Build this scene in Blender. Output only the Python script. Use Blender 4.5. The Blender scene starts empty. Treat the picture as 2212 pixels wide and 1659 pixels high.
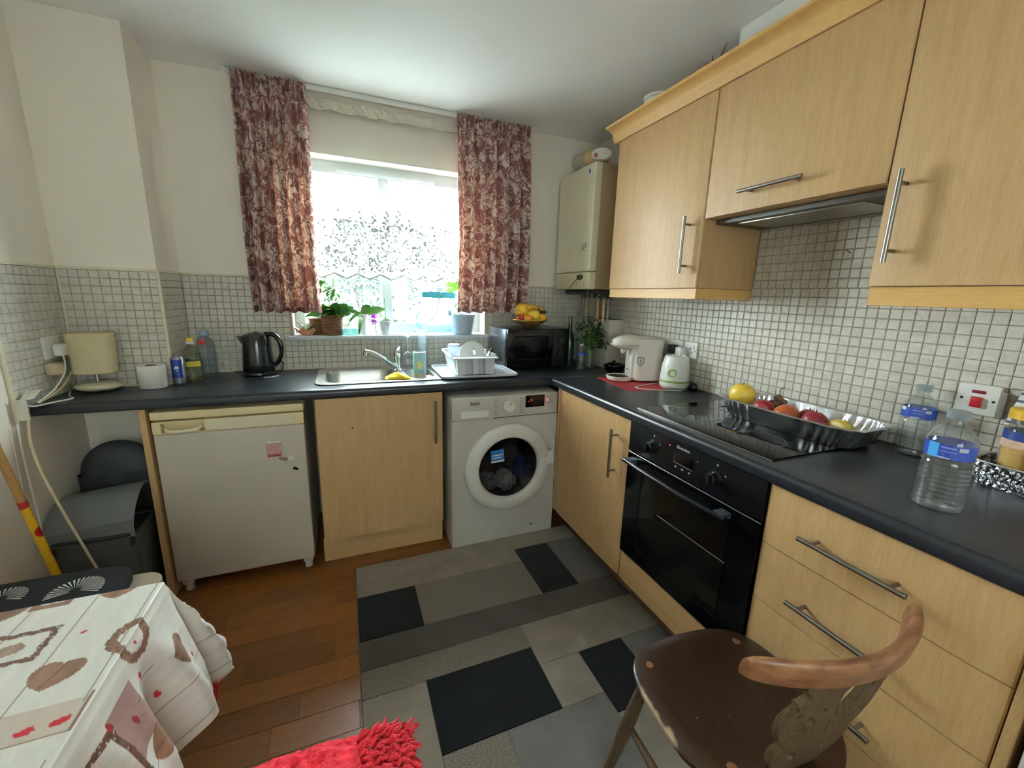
import bpy, bmesh, math, random
from mathutils import Vector, Matrix, noise
random.seed(7)
SC = bpy.context.scene
COL = SC.collection
PI = math.pi

# ---------------------------------------------------------------- camera
CAM_POS = Vector((-1.6575, -2.5979, 1.3534))
YAW, PITCH, ROLL, FPX = -0.3891, -0.2121, -0.0281, 884.92
CAM_R = (Matrix.Rotation(YAW, 3, 'Z') @ Matrix.Rotation(PITCH, 3, 'X') @ Matrix.Rotation(ROLL, 3, 'Y'))
cam = bpy.data.cameras.new('camera'); cam.sensor_width = 36.0; cam.lens = FPX * 36.0 / 2212.0
cam.clip_start = 0.05; cam.clip_end = 300
camo = bpy.data.objects.new('camera', cam); COL.objects.link(camo)
_r, _f, _u = CAM_R.col[0], CAM_R.col[1], CAM_R.col[2]
camo.matrix_world = Matrix(((_r.x, _u.x, -_f.x, CAM_POS.x), (_r.y, _u.y, -_f.y, CAM_POS.y), (_r.z, _u.z, -_f.z, CAM_POS.z), (0, 0, 0, 1)))
SC.camera = camo

# ---------------------------------------------------------------- sky and exposure
SKY = 64.0
w = bpy.data.worlds.new('overcast_sky'); SC.world = w; w.use_nodes = True
bg = w.node_tree.nodes['Background']; bg.inputs[0].default_value = (0.90, 0.96, 1.0, 1); bg.inputs[1].default_value = SKY
SC.view_settings.view_transform = 'Standard'; SC.view_settings.look = 'None'
SC.view_settings.exposure = 0.45; SC.view_settings.gamma = 1.0; SC.view_settings.use_curve_mapping = False
SC.cycles.use_denoising = True
SC.cycles.max_bounces = 10; SC.cycles.diffuse_bounces = 6; SC.cycles.glossy_bounces = 3; SC.cycles.transparent_max_bounces = 16
SC.cycles.use_adaptive_sampling = True; SC.cycles.adaptive_threshold = .02
SC.cycles.caustics_reflective = False; SC.cycles.caustics_refractive = False
SC.cycles.sample_clamp_indirect = 8.0

def portal(name, loc, rot, sx, sy):
    l = bpy.data.lights.new(name, 'AREA'); l.shape = 'RECTANGLE'; l.size = sx; l.size_y = sy
    l.cycles.is_portal = True
    o = bpy.data.objects.new(name, l); COL.objects.link(o); o.location = loc; o.rotation_euler = rot
portal('window_portal', (-1.36, 0.26, 1.58), (-PI/2, 0, 0), 1.2, 1.05)
portal('fill_window_portal', (-1.6, -3.9, 1.5), (PI/2, 0, 0), 1.3, 1.0)  # portal for the window added as fill behind the camera

# room constants (metres; back wall y=0, right wall x=0)
XL, YB, XB, HC, YR = -2.745, -0.284, -2.411, 2.362, -3.8
TT = 1.412          # top of the tiling
WT = 0.91           # worktop height

# ---------------------------------------------------------------- helpers
def lin(h):
    if isinstance(h, str):
        h = h.lstrip('#'); c = [int(h[i:i+2], 16)/255 for i in (0, 2, 4)]
    else: c = list(h)
    return tuple((v/12.92 if v <= 0.04045 else ((v+0.055)/1.055)**2.4) for v in c) + (1,)

class NT:
    """small node-tree writer"""
    def __init__(s, name):
        s.m = bpy.data.materials.new(name); s.m.use_nodes = True
        s.t = s.m.node_tree; s.n = s.t.nodes; s.l = s.t.links
        s.out = s.n['Material Output']; s.p = s.n['Principled BSDF']
    def add(s, typ, **kw):
        n = s.n.new('ShaderNode' + typ)
        for k, v in kw.items():
            if k.startswith('i_'):
                key = k[2:]; key = int(key) if key.isdigit() else key.replace('_', ' ')
                n.inputs[key].default_value = v
            else: setattr(n, k, v)
        return n
    def link(s, a, b): s.l.new(a, b)
    def coord(s, kind='Object'): return s.add('TexCoord').outputs[kind]
    def pos(s): return s.add('NewGeometry').outputs['Position']
    def mapping(s, vec, scale=(1, 1, 1), loc=(0, 0, 0), rot=(0, 0, 0)):
        n = s.add('Mapping'); n.inputs['Scale'].default_value = scale; n.inputs['Location'].default_value = loc; n.inputs['Rotation'].default_value = rot
        s.link(vec, n.inputs[0]); return n.outputs[0]
    def noise(s, vec, scale=5, detail=4, rough=.55, dist=0):
        n = s.add('TexNoise'); n.inputs['Scale'].default_value = scale; n.inputs['Detail'].default_value = detail
        n.inputs['Roughness'].default_value = rough; n.inputs['Distortion'].default_value = dist
        if vec is not None: s.link(vec, n.inputs['Vector'])
        return n.outputs['Fac']
    def ramp(s, fac, stops):
        n = s.add('ValToRGB'); r = n.color_ramp
        while len(r.elements) < len(stops): r.elements.new(.5)
        for e, (p_, c) in zip(r.elements, stops): e.position = p_; e.color = c if len(c) == 4 else tuple(c) + (1,)
        s.link(fac, n.inputs[0]); return n.outputs[0]
    def math(s, op, a, b=None):
        n = s.add('Math', operation=op)
        for i, v in enumerate((a, b)):
            if v is None: continue
            if isinstance(v, (int, float)): n.inputs[i].default_value = v
            else: s.link(v, n.inputs[i])
        return n.outputs[0]
    def mix(s, fac, a, b, blend='MIX'):
        n = s.add('MixRGB', blend_type=blend)
        for i, v in enumerate((fac, a, b)):
            if isinstance(v, (int, float)): n.inputs[i].default_value = v
            elif isinstance(v, tuple): n.inputs[i].default_value = v
            else: s.link(v, n.inputs[i])
        return n.outputs[0]
    def bump(s, h, strength=.3, dist=.01):
        n = s.add('Bump'); n.inputs['Strength'].default_value = strength; n.inputs['Distance'].default_value = dist
        s.link(h, n.inputs['Height']); s.link(n.outputs[0], s.p.inputs['Normal']); return n.outputs[0]
    def base(s, c):
        if isinstance(c, tuple): s.p.inputs['Base Color'].default_value = c
        else: s.link(c, s.p.inputs['Base Color'])

MATS = {}
def mat(name, col, rough=.5, metal=0., spec=.5, var=.0, vscale=20, bump=0., bscale=60, coat=0., emit=None, trans=0., alpha=None):
    """plain procedural material with a little noise in colour and relief"""
    if name in MATS: return MATS[name]
    t = NT(name); c = lin(col)
    t.p.inputs['Roughness'].default_value = rough; t.p.inputs['Metallic'].default_value = metal
    t.p.inputs['Specular IOR Level'].default_value = spec; t.p.inputs['Coat Weight'].default_value = coat
    if var > 0:
        f = t.noise(t.coord(), vscale, 4)
        t.base(t.ramp(f, [(.3, tuple(v*(1-var) for v in c[:3])), (.7, tuple(min(1, v*(1+var)) for v in c[:3]))]))
    else: t.base(c)
    if bump > 0: t.bump(t.noise(t.coord(), bscale, 5), bump, .004)
    if emit: t.p.inputs['Emission Color'].default_value = lin(emit[0]); t.p.inputs['Emission Strength'].default_value = emit[1]
    if trans > 0: t.p.inputs['Subsurface Weight'].default_value = trans; t.p.inputs['Subsurface Radius'].default_value = (.02, .02, .01)
    MATS[name] = t.m; return t.m

def thin_glass(name, tint='#ffffff', rough=.02, refl=1.0, haze=0.0, hazecol='#ffffff'):
    """thin clear sheet: passes light straight through, mirrors by Fresnel, with an optional milky share"""
    if name in MATS: return MATS[name]
    t = NT(name); t.n.remove(t.p)
    tr = t.add('BsdfTransparent'); tr.inputs[0].default_value = lin(tint)
    gl = t.add('BsdfGlossy'); gl.inputs['Roughness'].default_value = rough
    lw = t.add('LayerWeight'); lw.inputs[0].default_value = .5
    fr = t.math('ADD', t.math('MULTIPLY', t.math('POWER', lw.outputs['Facing'], 4.0), .75), .045)
    mx = t.add('MixShader'); t.link(t.math('MULTIPLY', fr, refl), mx.inputs[0])
    t.link(tr.outputs[0], mx.inputs[1]); t.link(gl.outputs[0], mx.inputs[2]); last = mx
    if haze > 0:
        df = t.add('BsdfDiffuse'); df.inputs[0].default_value = lin(hazecol)
        tl = t.add('BsdfTranslucent'); tl.inputs[0].default_value = lin(hazecol)
        hm = t.add('MixShader'); hm.inputs[0].default_value = .5; t.link(df.outputs[0], hm.inputs[1]); t.link(tl.outputs[0], hm.inputs[2])
        m2 = t.add('MixShader'); m2.inputs[0].default_value = haze; t.link(last.outputs[0], m2.inputs[1]); t.link(hm.outputs[0], m2.inputs[2]); last = m2
    t.link(last.outputs[0], t.out.inputs[0]); MATS[name] = t.m; return t.m

class B:
    """collects shapes into one mesh"""
    def __init__(s): s.bm = bmesh.new(); s.uv = None
    def box(s, x0, x1, y0, y1, z0, z1, bev=0., seg=2, edges=None):
        g = bmesh.ops.create_cube(s.bm, size=1.0)
        vs = g['verts']
        for v in vs: v.co = Vector((x0 + (v.co.x+.5)*(x1-x0), y0 + (v.co.y+.5)*(y1-y0), z0 + (v.co.z+.5)*(z1-z0)))
        if bev > 0:
            es = set()
            for v in vs: es.update(v.link_edges)
            if edges: es = [e for e in es if edges(e)]
            bmesh.ops.bevel(s.bm, geom=list(es), offset=bev, segments=seg, affect='EDGES', profile=.6)
        return s
    def tube(s, pts, r, n=8, caps=True, closed=False):
        pts = [Vector(p) for p in pts]; N = len(pts)
        rs = r if isinstance(r, (list, tuple)) else [r]*N
        rings = []; nrm = None
        for i, p in enumerate(pts):
            if closed: t = (pts[(i+1) % N] - pts[i-1])
            else: t = (pts[min(i+1, N-1)] - pts[max(i-1, 0)])
            if t.length < 1e-9: t = Vector((0, 0, 1))
            t.normalize()
            if nrm is None:
                a = Vector((0, 0, 1)) if abs(t.z) < .9 else Vector((1, 0, 0)); nrm = t.cross(a).normalized()
            else:
                nrm = nrm - t*nrm.dot(t)
                if nrm.length < 1e-6: nrm = t.orthogonal()
                nrm.normalize()
            b = t.cross(nrm)
            rings.append([s.bm.verts.new(p + (nrm*math.cos(2*PI*k/n) + b*math.sin(2*PI*k/n))*rs[i]) for k in range(n)])
        m = N if closed else N-1
        for i in range(m):
            A, C = rings[i], rings[(i+1) % N]
            for k in range(n): s.bm.faces.new((A[k], A[(k+1) % n], C[(k+1) % n], C[k]))
        if caps and not closed:
            s.bm.faces.new(rings[0][::-1]); s.bm.faces.new(rings[-1])
        return s
    def cyl(s, p0, p1, r0, r1=None, n=20): return s.tube([p0, p1], [r0, r0 if r1 is None else r1], n)
    def lathe(s, prof, n=32, c=(0, 0), ex=1., ey=1., axis='z', c0=0.):
        """profile [(r, z)] turned about a vertical axis (or y: pointing at -y)"""
        rings = []
        def P(r, z, a):
            if axis == 'z': return Vector((c[0] + r*math.cos(a)*ex, c[1] + r*math.sin(a)*ey, z))
            if axis == 'y': return Vector((c[0] + r*math.cos(a)*ex, z, c[1] + r*math.sin(a)*ey))
            return Vector((z, c[0] + r*math.cos(a)*ex, c[1] + r*math.sin(a)*ey))
        for r, z in prof:
            if r < 1e-6: rings.append([s.bm.verts.new(P(0, z, 0))])
            else: rings.append([s.bm.verts.new(P(r, z, 2*PI*k/n)) for k in range(n)])
        for A, C in zip(rings, rings[1:]):
            for k in range(n):
                k2 = (k+1) % n
                if len(A) == 1 and len(C) == 1: break
                if len(A) == 1: s.bm.faces.new((A[0], C[k2], C[k]))
                elif len(C) == 1: s.bm.faces.new((A[k], A[k2], C[0]))
                else: s.bm.faces.new((A[k], A[k2], C[k2], C[k]))
        return s
    def grid(s, f, nu, nv, closeu=False, uvs=(1, 1)):
        """f(u,v) -> point, u,v in 0..1, with a uv map"""
        if s.uv is None: s.uv = s.bm.loops.layers.uv.new('UVMap')
        nU = nu if closeu else nu+1
        V = [[s.bm.verts.new(f(i/nu, j/nv)) for j in range(nv+1)] for i in range(nU)]
        for i in range(nu):
            i2 = (i+1) % nU
            for j in range(nv):
                fc = s.bm.faces.new((V[i][j], V[i2][j], V[i2][j+1], V[i][j+1]))
                for lp, (a, b) in zip(fc.loops, ((i, j), (i+1, j), (i+1, j+1), (i, j+1))): lp[s.uv].uv = (a/nu*uvs[0], b/nv*uvs[1])
        return V
    def ball(s, c, r, sc=(1, 1, 1), sub=3, f=None, rot=None):
        g = bmesh.ops.create_icosphere(s.bm, subdivisions=sub, radius=1.0)
        for v in g['verts']:
            d = v.co.copy(); k = 1.0 if f is None else f(d)
            q = Vector((d.x*sc[0], d.y*sc[1], d.z*sc[2]))*r*k
            if rot is not None: q = rot @ q
            v.co = Vector(c) + q
        return s
    def prism(s, pts, h0, h1, axis='z'):
        """extrude a 2-D outline: z -> (x,y), y -> (x,z), x -> (y,z)"""
        def P(p, h):
            if axis == 'z': return Vector((p[0], p[1], h))
            if axis == 'y': return Vector((p[0], h, p[1]))
            return Vector((h, p[0], p[1]))
        A = [s.bm.verts.new(P(p, h0)) for p in pts]; C = [s.bm.verts.new(P(p, h1)) for p in pts]
        n = len(pts)
        s.bm.faces.new(A); s.bm.faces.new(C[::-1])
        for i in range(n): s.bm.faces.new((A[i], A[(i+1) % n], C[(i+1) % n], C[i]))
        return s
    def leaf(s, base, d, length, width, up=(0, 0, 1), droop=.4, n=6, fold=.15):
        base = Vector(base); d = Vector(d).normalized(); up = Vector(up)
        side = d.cross(up)
        if side.length < 1e-4: side = d.orthogonal()
        side.normalize(); nr = side.cross(d)
        L, Cc, R_ = [], [], []
        for i in range(n+1):
            t = i/n; wd = width*.5*math.sin(PI*min(1, t*.92+.06))**.8
            p = base + d*(length*t) - Vector((0, 0, 1))*(droop*length*t*t)
            Cc.append(s.bm.verts.new(p - nr*(fold*wd))); L.append(s.bm.verts.new(p + side*wd)); R_.append(s.bm.verts.new(p - side*wd))
        for i in range(n):
            s.bm.faces.new((L[i], Cc[i], Cc[i+1], L[i+1])); s.bm.faces.new((Cc[i], R_[i], R_[i+1], Cc[i+1]))
        return s
    def merge_mesh(s, me, M=None):
        b2 = bmesh.new(); b2.from_mesh(me)
        if M is not None: bmesh.ops.transform(b2, matrix=M, verts=b2.verts)
        tmp = bpy.data.meshes.new('tmp'); b2.to_mesh(tmp); b2.free(); s.bm.from_mesh(tmp); bpy.data.meshes.remove(tmp); return s
    def xf(s, M): bmesh.ops.transform(s.bm, matrix=M, verts=s.bm.verts); return s
    def build(s, name, m=None, parent=None, smooth=True, angle=35, recalc=True):
        if recalc: bmesh.ops.recalc_face_normals(s.bm, faces=s.bm.faces)
        me = bpy.data.meshes.new(name); s.bm.to_mesh(me); s.bm.free()
        for p in me.polygons: p.use_smooth = smooth
        if smooth: me.set_sharp_from_angle(angle=math.radians(angle))
        return obj(name, me, m, parent)

def obj(name, me, m=None, parent=None):
    o = bpy.data.objects.new(name, me); COL.objects.link(o)
    if m is not None and me is not None and not me.materials: me.materials.append(m)
    if parent is not None: o.parent = parent
    return o
def tag(o, label, cat, group=None):
    o['label'] = label; o['category'] = cat
    if group: o['group'] = group
    return o
def thing(name, label, cat, loc=(0, 0, 0), rz=0., group=None):
    o = bpy.data.objects.new(name, None); COL.objects.link(o); o.location = loc; o.rotation_euler = (0, 0, rz)
    o.empty_display_size = .05
    return tag(o, label, cat, group)
def struct(o): o['kind'] = 'structure'; return o
def stuff(o): o['kind'] = 'stuff'; return o
def xform(o, loc=(0, 0, 0), rot=(0, 0, 0)): o.location = loc; o.rotation_euler = rot; return o
def dup(o, parent=None, loc=None, rot=None):
    c = o.copy(); COL.objects.link(c); c.parent = parent
    if loc is not None: c.location = loc
    if rot is not None: c.rotation_euler = rot
    return c
def dup_tree(root, loc, rot=None, label=None):
    r = dup(root, None, loc, rot)
    if label: r['label'] = label
    for ch in list(root.children):
        c = dup(ch, r)
        for g in list(ch.children): dup(g, c)
    return r

def curve_mesh(cu, keep=False):
    o = bpy.data.objects.new('tmpcurve', cu); COL.objects.link(o)
    dg = bpy.context.evaluated_depsgraph_get(); dg.update()
    me = bpy.data.meshes.new_from_object(o.evaluated_get(dg))
    bpy.data.objects.remove(o); bpy.data.curves.remove(cu); return me
def text_mesh(txt, size, ext=.0004, bold=0.):
    cu = bpy.data.curves.new('txt', 'FONT'); cu.body = txt; cu.size = size; cu.extrude = ext; cu.offset = bold
    cu.align_x = 'CENTER'; cu.align_y = 'CENTER'; cu.resolution_u = 3
    return curve_mesh(cu)
def shape_mesh(loops, ext):
    """flat 2-D shape with holes, extruded by ext each way"""
    cu = bpy.data.curves.new('shape', 'CURVE'); cu.dimensions = '2D'; cu.fill_mode = 'BOTH'; cu.extrude = ext
    for lp in loops:
        sp = cu.splines.new('POLY'); sp.points.add(len(lp)-1); sp.use_cyclic_u = True
        for q, p in zip(sp.points, lp): q.co = (p[0], p[1], 0, 1)
    return curve_mesh(cu)
def text(name, txt, size, m, parent, loc, rot, bold=0.):
    o = obj(name, text_mesh(txt, size, bold=bold), m, parent); xform(o, loc, rot); return o
def rrect(x0, x1, y0, y1, r, n=6):
    P = []
    for cx, cy, a0 in ((x1-r, y1-r, 0), (x0+r, y1-r, PI/2), (x0+r, y0+r, PI), (x1-r, y0+r, 1.5*PI)):
        for i in range(n+1): a = a0 + PI/2*i/n; P.append((cx + r*math.cos(a), cy + r*math.sin(a)))
    return P
def circle(cx, cy, r, n=32, ey=1.): return [(cx + r*math.cos(2*PI*i/n), cy + r*ey*math.sin(2*PI*i/n)) for i in range(n)]
def bez(p0, p1, p2, p3, n=12):
    p0, p1, p2, p3 = map(Vector, (p0, p1, p2, p3)); R = []
    for i in range(n+1):
        t = i/n; R.append(p0*(1-t)**3 + p1*3*t*(1-t)**2 + p2*3*t*t*(1-t) + p3*t**3)
    return R
def spline(pts, n=6):
    """Catmull-Rom through the points"""
    P = [Vector(p) for p in pts]; P = [P[0]*2-P[1]] + P + [P[-1]*2-P[-2]]; R = []
    for i in range(1, len(P)-2):
        for k in range(n):
            t = k/n; a, b, c, d = P[i-1:i+3]
            R.append(.5*((2*b) + (c-a)*t + (2*a-5*b+4*c-d)*t*t + (3*b-a-3*c+d)*t**3))
    R.append(P[-2]); return R
def project(p):
    v = CAM_R.transposed() @ (Vector(p) - CAM_POS)
    if v.y <= .05: return None
    return (1106 + FPX*v.x/v.y, 829.5 - FPX*v.z/v.y, v.y)

# ---------------------------------------------------------------- materials
def m_maple(name, c1, c2, vert=True, dark=.0):
    t = NT(name); co = t.coord()
    sc = (14, 14, 1.1) if vert else (1.1, 14, 14)
    f = t.noise(t.mapping(co, sc), 3.0, 6, .6, .3); g = t.noise(co, 2.2, 2)
    h = t.noise(t.mapping(co, tuple(v*6 for v in sc)), 4, 3)
    c = t.ramp(f, [(.25, lin(c2)), (.75, lin(c1))])
    c = t.mix(t.math('MULTIPLY', g, .35), c, lin(c2)); c = t.mix(.10, c, t.ramp(h, [(.35, lin('#a98a5c')), (.6, lin('#e3cba0'))]))
    t.base(c); t.p.inputs['Roughness'].default_value = .48; t.p.inputs['Specular IOR Level'].default_value = .38 - dark; t.bump(h, .03, .002)
    MATS[name] = t.m; return t.m
MAPLE = m_maple('maple_veneer', '#b79367', '#a68153')
MAPLE_H = m_maple('maple_veneer_horizontal', '#ba9669', '#a98353', vert=False)
PELMET = m_maple('maple_pelmet', '#c69a58', '#b88a49', vert=False)

t = NT('wall_paint'); co = t.pos()
f = t.noise(co, 1.6, 3); t.base(t.ramp(f, [(.3, lin('#e9e0d1')), (.7, lin('#ece4d8'))])); t.p.inputs['Roughness'].default_value = .85
t.bump(t.noise(co, 180, 3), .06, .002); WALL = t.m
t = NT('ceiling_paint'); co = t.pos()
f = t.noise(co, 1.2, 3); t.base(t.ramp(f, [(.3, lin('#f0f0ee')), (.7, lin('#f4f4f2'))])); t.p.inputs['Roughness'].default_value = .9
t.bump(t.noise(co, 140, 3), .05, .002); CEIL = t.m
t = NT('mosaic_tile'); co = t.pos()
sn = t.add('VectorMath', operation='SNAP'); sn.inputs[1].default_value = (.03333, .03333, .03333); t.link(co, sn.inputs[0])
wn = t.add('TexWhiteNoise'); t.link(sn.outputs[0], wn.inputs['Vector'])
c = t.ramp(wn.outputs['Value'], [(0, lin('#bcb4a6')), (.5, lin('#c6bfb1')), (1, lin('#cec9bd'))])
c = t.mix(.3, c, t.ramp(t.noise(co, 90, 5), [(.35, lin('#b9b0a0')), (.65, lin('#e2ded2'))]))
t.base(c); t.p.inputs['Roughness'].default_value = .38; t.bump(t.noise(co, 260, 4), .12, .002); TILE = t.m
GROUT = mat('grout', '#958c7e', .9, var=.12, vscale=40)
TRIMW = mat('cream_trim', '#d8ceb4', .5, var=.04)
t = NT('dark_worktop'); co = t.pos()
c = t.ramp(t.noise(co, 60, 6, .7), [(.35, lin('#15171c')), (.6, lin('#23262c')), (.8, lin('#343a44'))])
t.base(t.mix(.35, c, t.ramp(t.noise(t.mapping(co, (1, 1, 1)), 9, 5, .6, .6), [(.4, lin('#16181d')), (.7, lin('#2c313b'))])))
t.p.inputs['Roughness'].default_value = .33; t.bump(t.noise(co, 320, 3), .08, .001); WORK = t.m
STEEL = mat('brushed_steel', '#b4b2ac', .3, 1., var=.06, vscale=90)
HANDLE = mat('satin_steel_handle', '#8d8880', .34, 1., var=.05, vscale=60)
CHROME = mat('chrome', '#d6d8da', .08, 1.)
WHITE = mat('white_plastic', '#dedcd6', .35, var=.02)
ENAMEL = mat('white_enamel', '#b9b4ab', .3, var=.03, vscale=6, coat=.1)
CREAM = mat('aged_cream_plastic', '#d9c598', .45, var=.06, vscale=12)
BLACK = mat('black_plastic', '#0e0f12', .32, var=.1)
BLACKG = mat('black_gloss', '#07080b', .07, spec=.5)
OVENG = mat('oven_black_glass', '#050608', .14, spec=.22)
UPVC = mat('white_upvc', '#c9cdd1', .35)
DARK = mat('dark_void', '#0b0a09', .8, var=.1)
RED = mat('red_plastic', '#a3121b', .35)
CORD = mat('cream_cord', '#cdbd98', .5, var=.05)
CORDW = mat('white_cord', '#dcd8cc', .45, var=.04)
GLASS = thin_glass('window_glass', '#f4fbfa')
CLEAR = thin_glass('clear_plastic', '#f3f7f8', .06, 2.2, .05)
GREENLEAF = mat('green_leaf', '#4f8a2c', .45, var=.25, vscale=14, trans=.1)
DARKLEAF = mat('dark_leaf', '#245024', .5, var=.3, vscale=18)
# ================================================================ SETTING
WX0, WX1, WZ0, WZ1 = -1.93, -0.795, 1.075, 2.07
b = B()
b.box(XL-.15, WX0, 0, .28, -.02, HC+.1); b.box(WX1, .15, 0, .28, -.02, HC+.1)
b.box(WX0, WX1, 0, .28, -.02, WZ0); b.box(WX0, WX1, 0, .28, WZ1, HC+.1)
wall_back = struct(b.build('wall_back', WALL, smooth=False))
wall_right = struct(B().box(0, .15, YR-.15, 0, -.02, HC+.1).build('wall_right', WALL, smooth=False))
wall_left = struct(B().box(XL-.15, XL, YR-.15, 0, -.02, HC+.1).build('wall_left', WALL, smooth=False))
wall_breast = struct(B().box(XL, XB, YB, 0, -.02, HC+.05).build('wall_chimney', WALL, smooth=False))
b = B(); b.box(XL, -2.25, YR-.15, YR, 0, HC+.1); b.box(-.95, 0, YR-.15, YR, 0, HC+.1); b.box(-2.25, -.95, YR-.15, YR, 2.0, HC+.1); b.box(-2.25, -.95, YR-.15, YR, 0, 1.0)
wall_rear = struct(b.build('wall_rear', WALL, smooth=False))
ceiling = struct(B().box(XL-.15, .15, YR-.15, .28, HC, HC+.12).build('ceiling', CEIL, smooth=False))
soffit = struct(B().box(-.212, -.001, -2.75, -1.247, 2.19, HC-.001, .004).build('wall_soffit', CEIL, smooth=False))

# added, unseen window behind the camera; its blind gives soft fill light
d1 = struct(bpy.data.objects.new('fill_window', None)); COL.objects.link(d1); d1.location = (-1.6, YR-.08, 1.0)
b = B()
for x0, x1, z0, z1 in ((-.65, -.60, 0, 1.0), (.60, .65, 0, 1.0), (-.60, .60, .95, 1.0), (-.60, .60, 0, .05)):
    b.box(x0, x1, -.035, .035, z0, z1, .004)
b.build('window_frame', UPVC, d1)
B().box(-.60, .60, -.006, .006, .05, .95).build('pane', GLASS, d1, smooth=False)
t = NT('fill_blind'); t.n.remove(t.p); tl = t.add('BsdfTranslucent'); tl.inputs[0].default_value = (.20, .205, .205, 1); df = t.add('BsdfDiffuse'); df.inputs[0].default_value = lin('#d8cfbb')  # translucent sheet added to soften and dim the fill light
mx = t.add('AddShader'); t.link(tl.outputs[0], mx.inputs[0]); t.link(df.outputs[0], mx.inputs[1]); t.link(mx.outputs[0], t.out.inputs[0])
b = B(); b.grid(lambda u, v: Vector((-.645+1.29*u, .055+.0005*math.sin(u*20), .005+.99*v)), 8, 4); b.build('fill_blind_sheet', t.m, d1)
B().cyl((-.645, .055, .985), (.645, .055, .985), .014, n=12).build('fill_blind_roller', WHITE, d1)

# floor: block planks where they show, plain base under the rug and the units
t = NT('wood_block_floor'); co = t.pos(); oi = t.add('ObjectInfo')
base = t.ramp(oi.outputs['Random'], [(0, lin('#552a09')), (.4, lin('#734011')), (.75, lin('#89511b')), (1, lin('#65340c'))])
g = t.noise(t.mapping(co, (2.2, 30, 30)), 4, 6, .65, .4)
c = t.mix(.38, base, t.ramp(g, [(.3, lin('#4c2708')), (.7, lin('#905a22'))]))
t.base(t.mix(.12, c, t.ramp(t.noise(t.mapping(co, (6, 120, 120)), 5, 3), [(.4, lin('#40250e')), (.6, lin('#a87a4a'))])))
t.p.inputs['Roughness'].default_value = .36; t.bump(g, .05, .001); PLANK = t.m
floor = struct(B().box(XL-.15, .15, YR-.15, .28, -.06, -.0035).build('floor', PLANK, smooth=False))
rnd = random.Random(3)
PL = {}
row = 0; y = -.285
while y > -3.1:
    x = XL + .004 - rnd.random()*.3; xe = -1.16 if y > -.7 else -1.60
    while x < xe:
        L = rnd.choice((.26, .31, .36, .41))
        x0, x1 = max(x, XL+.003), min(x+L, xe+.1)
        if x1 - x0 > .04:
            key = round(x1-x0, 3)
            if key not in PL:
                pb = B().box(0, key-.0012, -.0972, 0, -.0035, 0, .0009, 1); me = bpy.data.meshes.new('plank'); pb.bm.to_mesh(me); pb.bm.free(); me.materials.append(PLANK); PL[key] = me
            o = obj('plank', PL[key], None, floor); o.location = (x0, y, 0)
        x += L
    y -= .0985; row += 1

# mosaic tiles
TP = .03333
def tile_mesh():
    h, e, th = TP*.5-.0011, .0022, .0042
    V = [(-h, 0, -h), (h, 0, -h), (h, 0, h), (-h, 0, h), (-h, -th+.0012, -h), (h, -th+.0012, -h), (h, -th+.0012, h), (-h, -th+.0012, h),
         (-h+e, -th, -h+e), (h-e, -th, -h+e), (h-e, -th, h-e), (-h+e, -th, h-e)]
    F = [(0, 1, 5, 4), (1, 2, 6, 5), (2, 3, 7, 6), (3, 0, 4, 7), (4, 5, 9, 8), (5, 6, 10, 9), (6, 7, 11, 10), (7, 4, 8, 11), (8, 9, 10, 11)]
    me = bpy.data.meshes.new('tile'); me.from_pydata(V, [], F); me.materials.append(TILE); return me
TILE_ME = tile_mesh()
def tile_field(parent, org, rz, ncol, rows, keep=lambda c: True, cap=300, hidden=lambda c: False):
    """a tiled panel: nearest pieces single, the rest joined"""
    Rz = Matrix.Rotation(rz, 3, 'Z'); pts = []
    rr = random.Random(11)
    for i in range(ncol):
        for j in rows:
            c = Vector(org) + Rz @ Vector(((i+.5)*TP, 0, 0)) + Vector((0, 0, (j+.5)*TP))
            if not keep(c): continue
            pr = project(c); vis = pr is not None and -10 < pr[0] < 2222 and -10 < pr[1] < 1669 and not hidden(c)
            pts.append((0 if vis else 1, pr[2] if pr else 99, c))
    pts.sort(key=lambda q: (q[0], q[1]))
    single = [q for q in pts if q[0] == 0][:cap]; rest = [q for q in pts if q[0] == 0][cap:] + [q for q in pts if q[0] == 1]
    for _, _, c in single:
        o = obj('tile', TILE_ME, None, parent); o.location = c + Rz @ Vector((0, -rr.random()*.0007, 0)); o.rotation_euler = ((rr.random()-.5)*.02, 0, rz + (rr.random()-.5)*.02)
    if rest:
        V, F = [], []; tv = [v.co for v in TILE_ME.vertices]; tf = [tuple(p.vertices) for p in TILE_ME.polygons]
        for _, _, c in rest:
            k = len(V); q = Rz @ Matrix.Rotation((rr.random()-.5)*.02, 3, 'X') @ Matrix.Rotation((rr.random()-.5)*.02, 3, 'Z')
            V += [c + q @ v for v in tv]; F += [tuple(i+k for i in f_) for f_ in tf]
        me = bpy.data.meshes.new('tile_field'); me.from_pydata(V, [], F); stuff(obj('tile_field', me, TILE, parent))
R15 = range(15)
def back_keep(c): return not (WX0-.012 < c.x < WX1+.012 and c.z > 1.085)
tile_field(wall_back, (XB+.004, -.002, WT+.002), 0, 72, R15, back_keep, hidden=lambda c: c.x > -.33)
tile_field(wall_breast, (XL+.004, YB-.002, WT+.002), 0, 10, R15)
tile_field(wall_breast, (XB+.002, YB+.002, WT+.002), PI/2, 8, R15)
tile_field(wall_left, (XL+.002, -.668, WT+.002), PI/2, 11, R15)
tile_field(wall_right, (-.002, -.003, WT+.002), -PI/2, 74, R15)
tile_field(wall_right, (-.002, -1.295, WT+.002+15*TP), -PI/2, 18, range(8))
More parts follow.
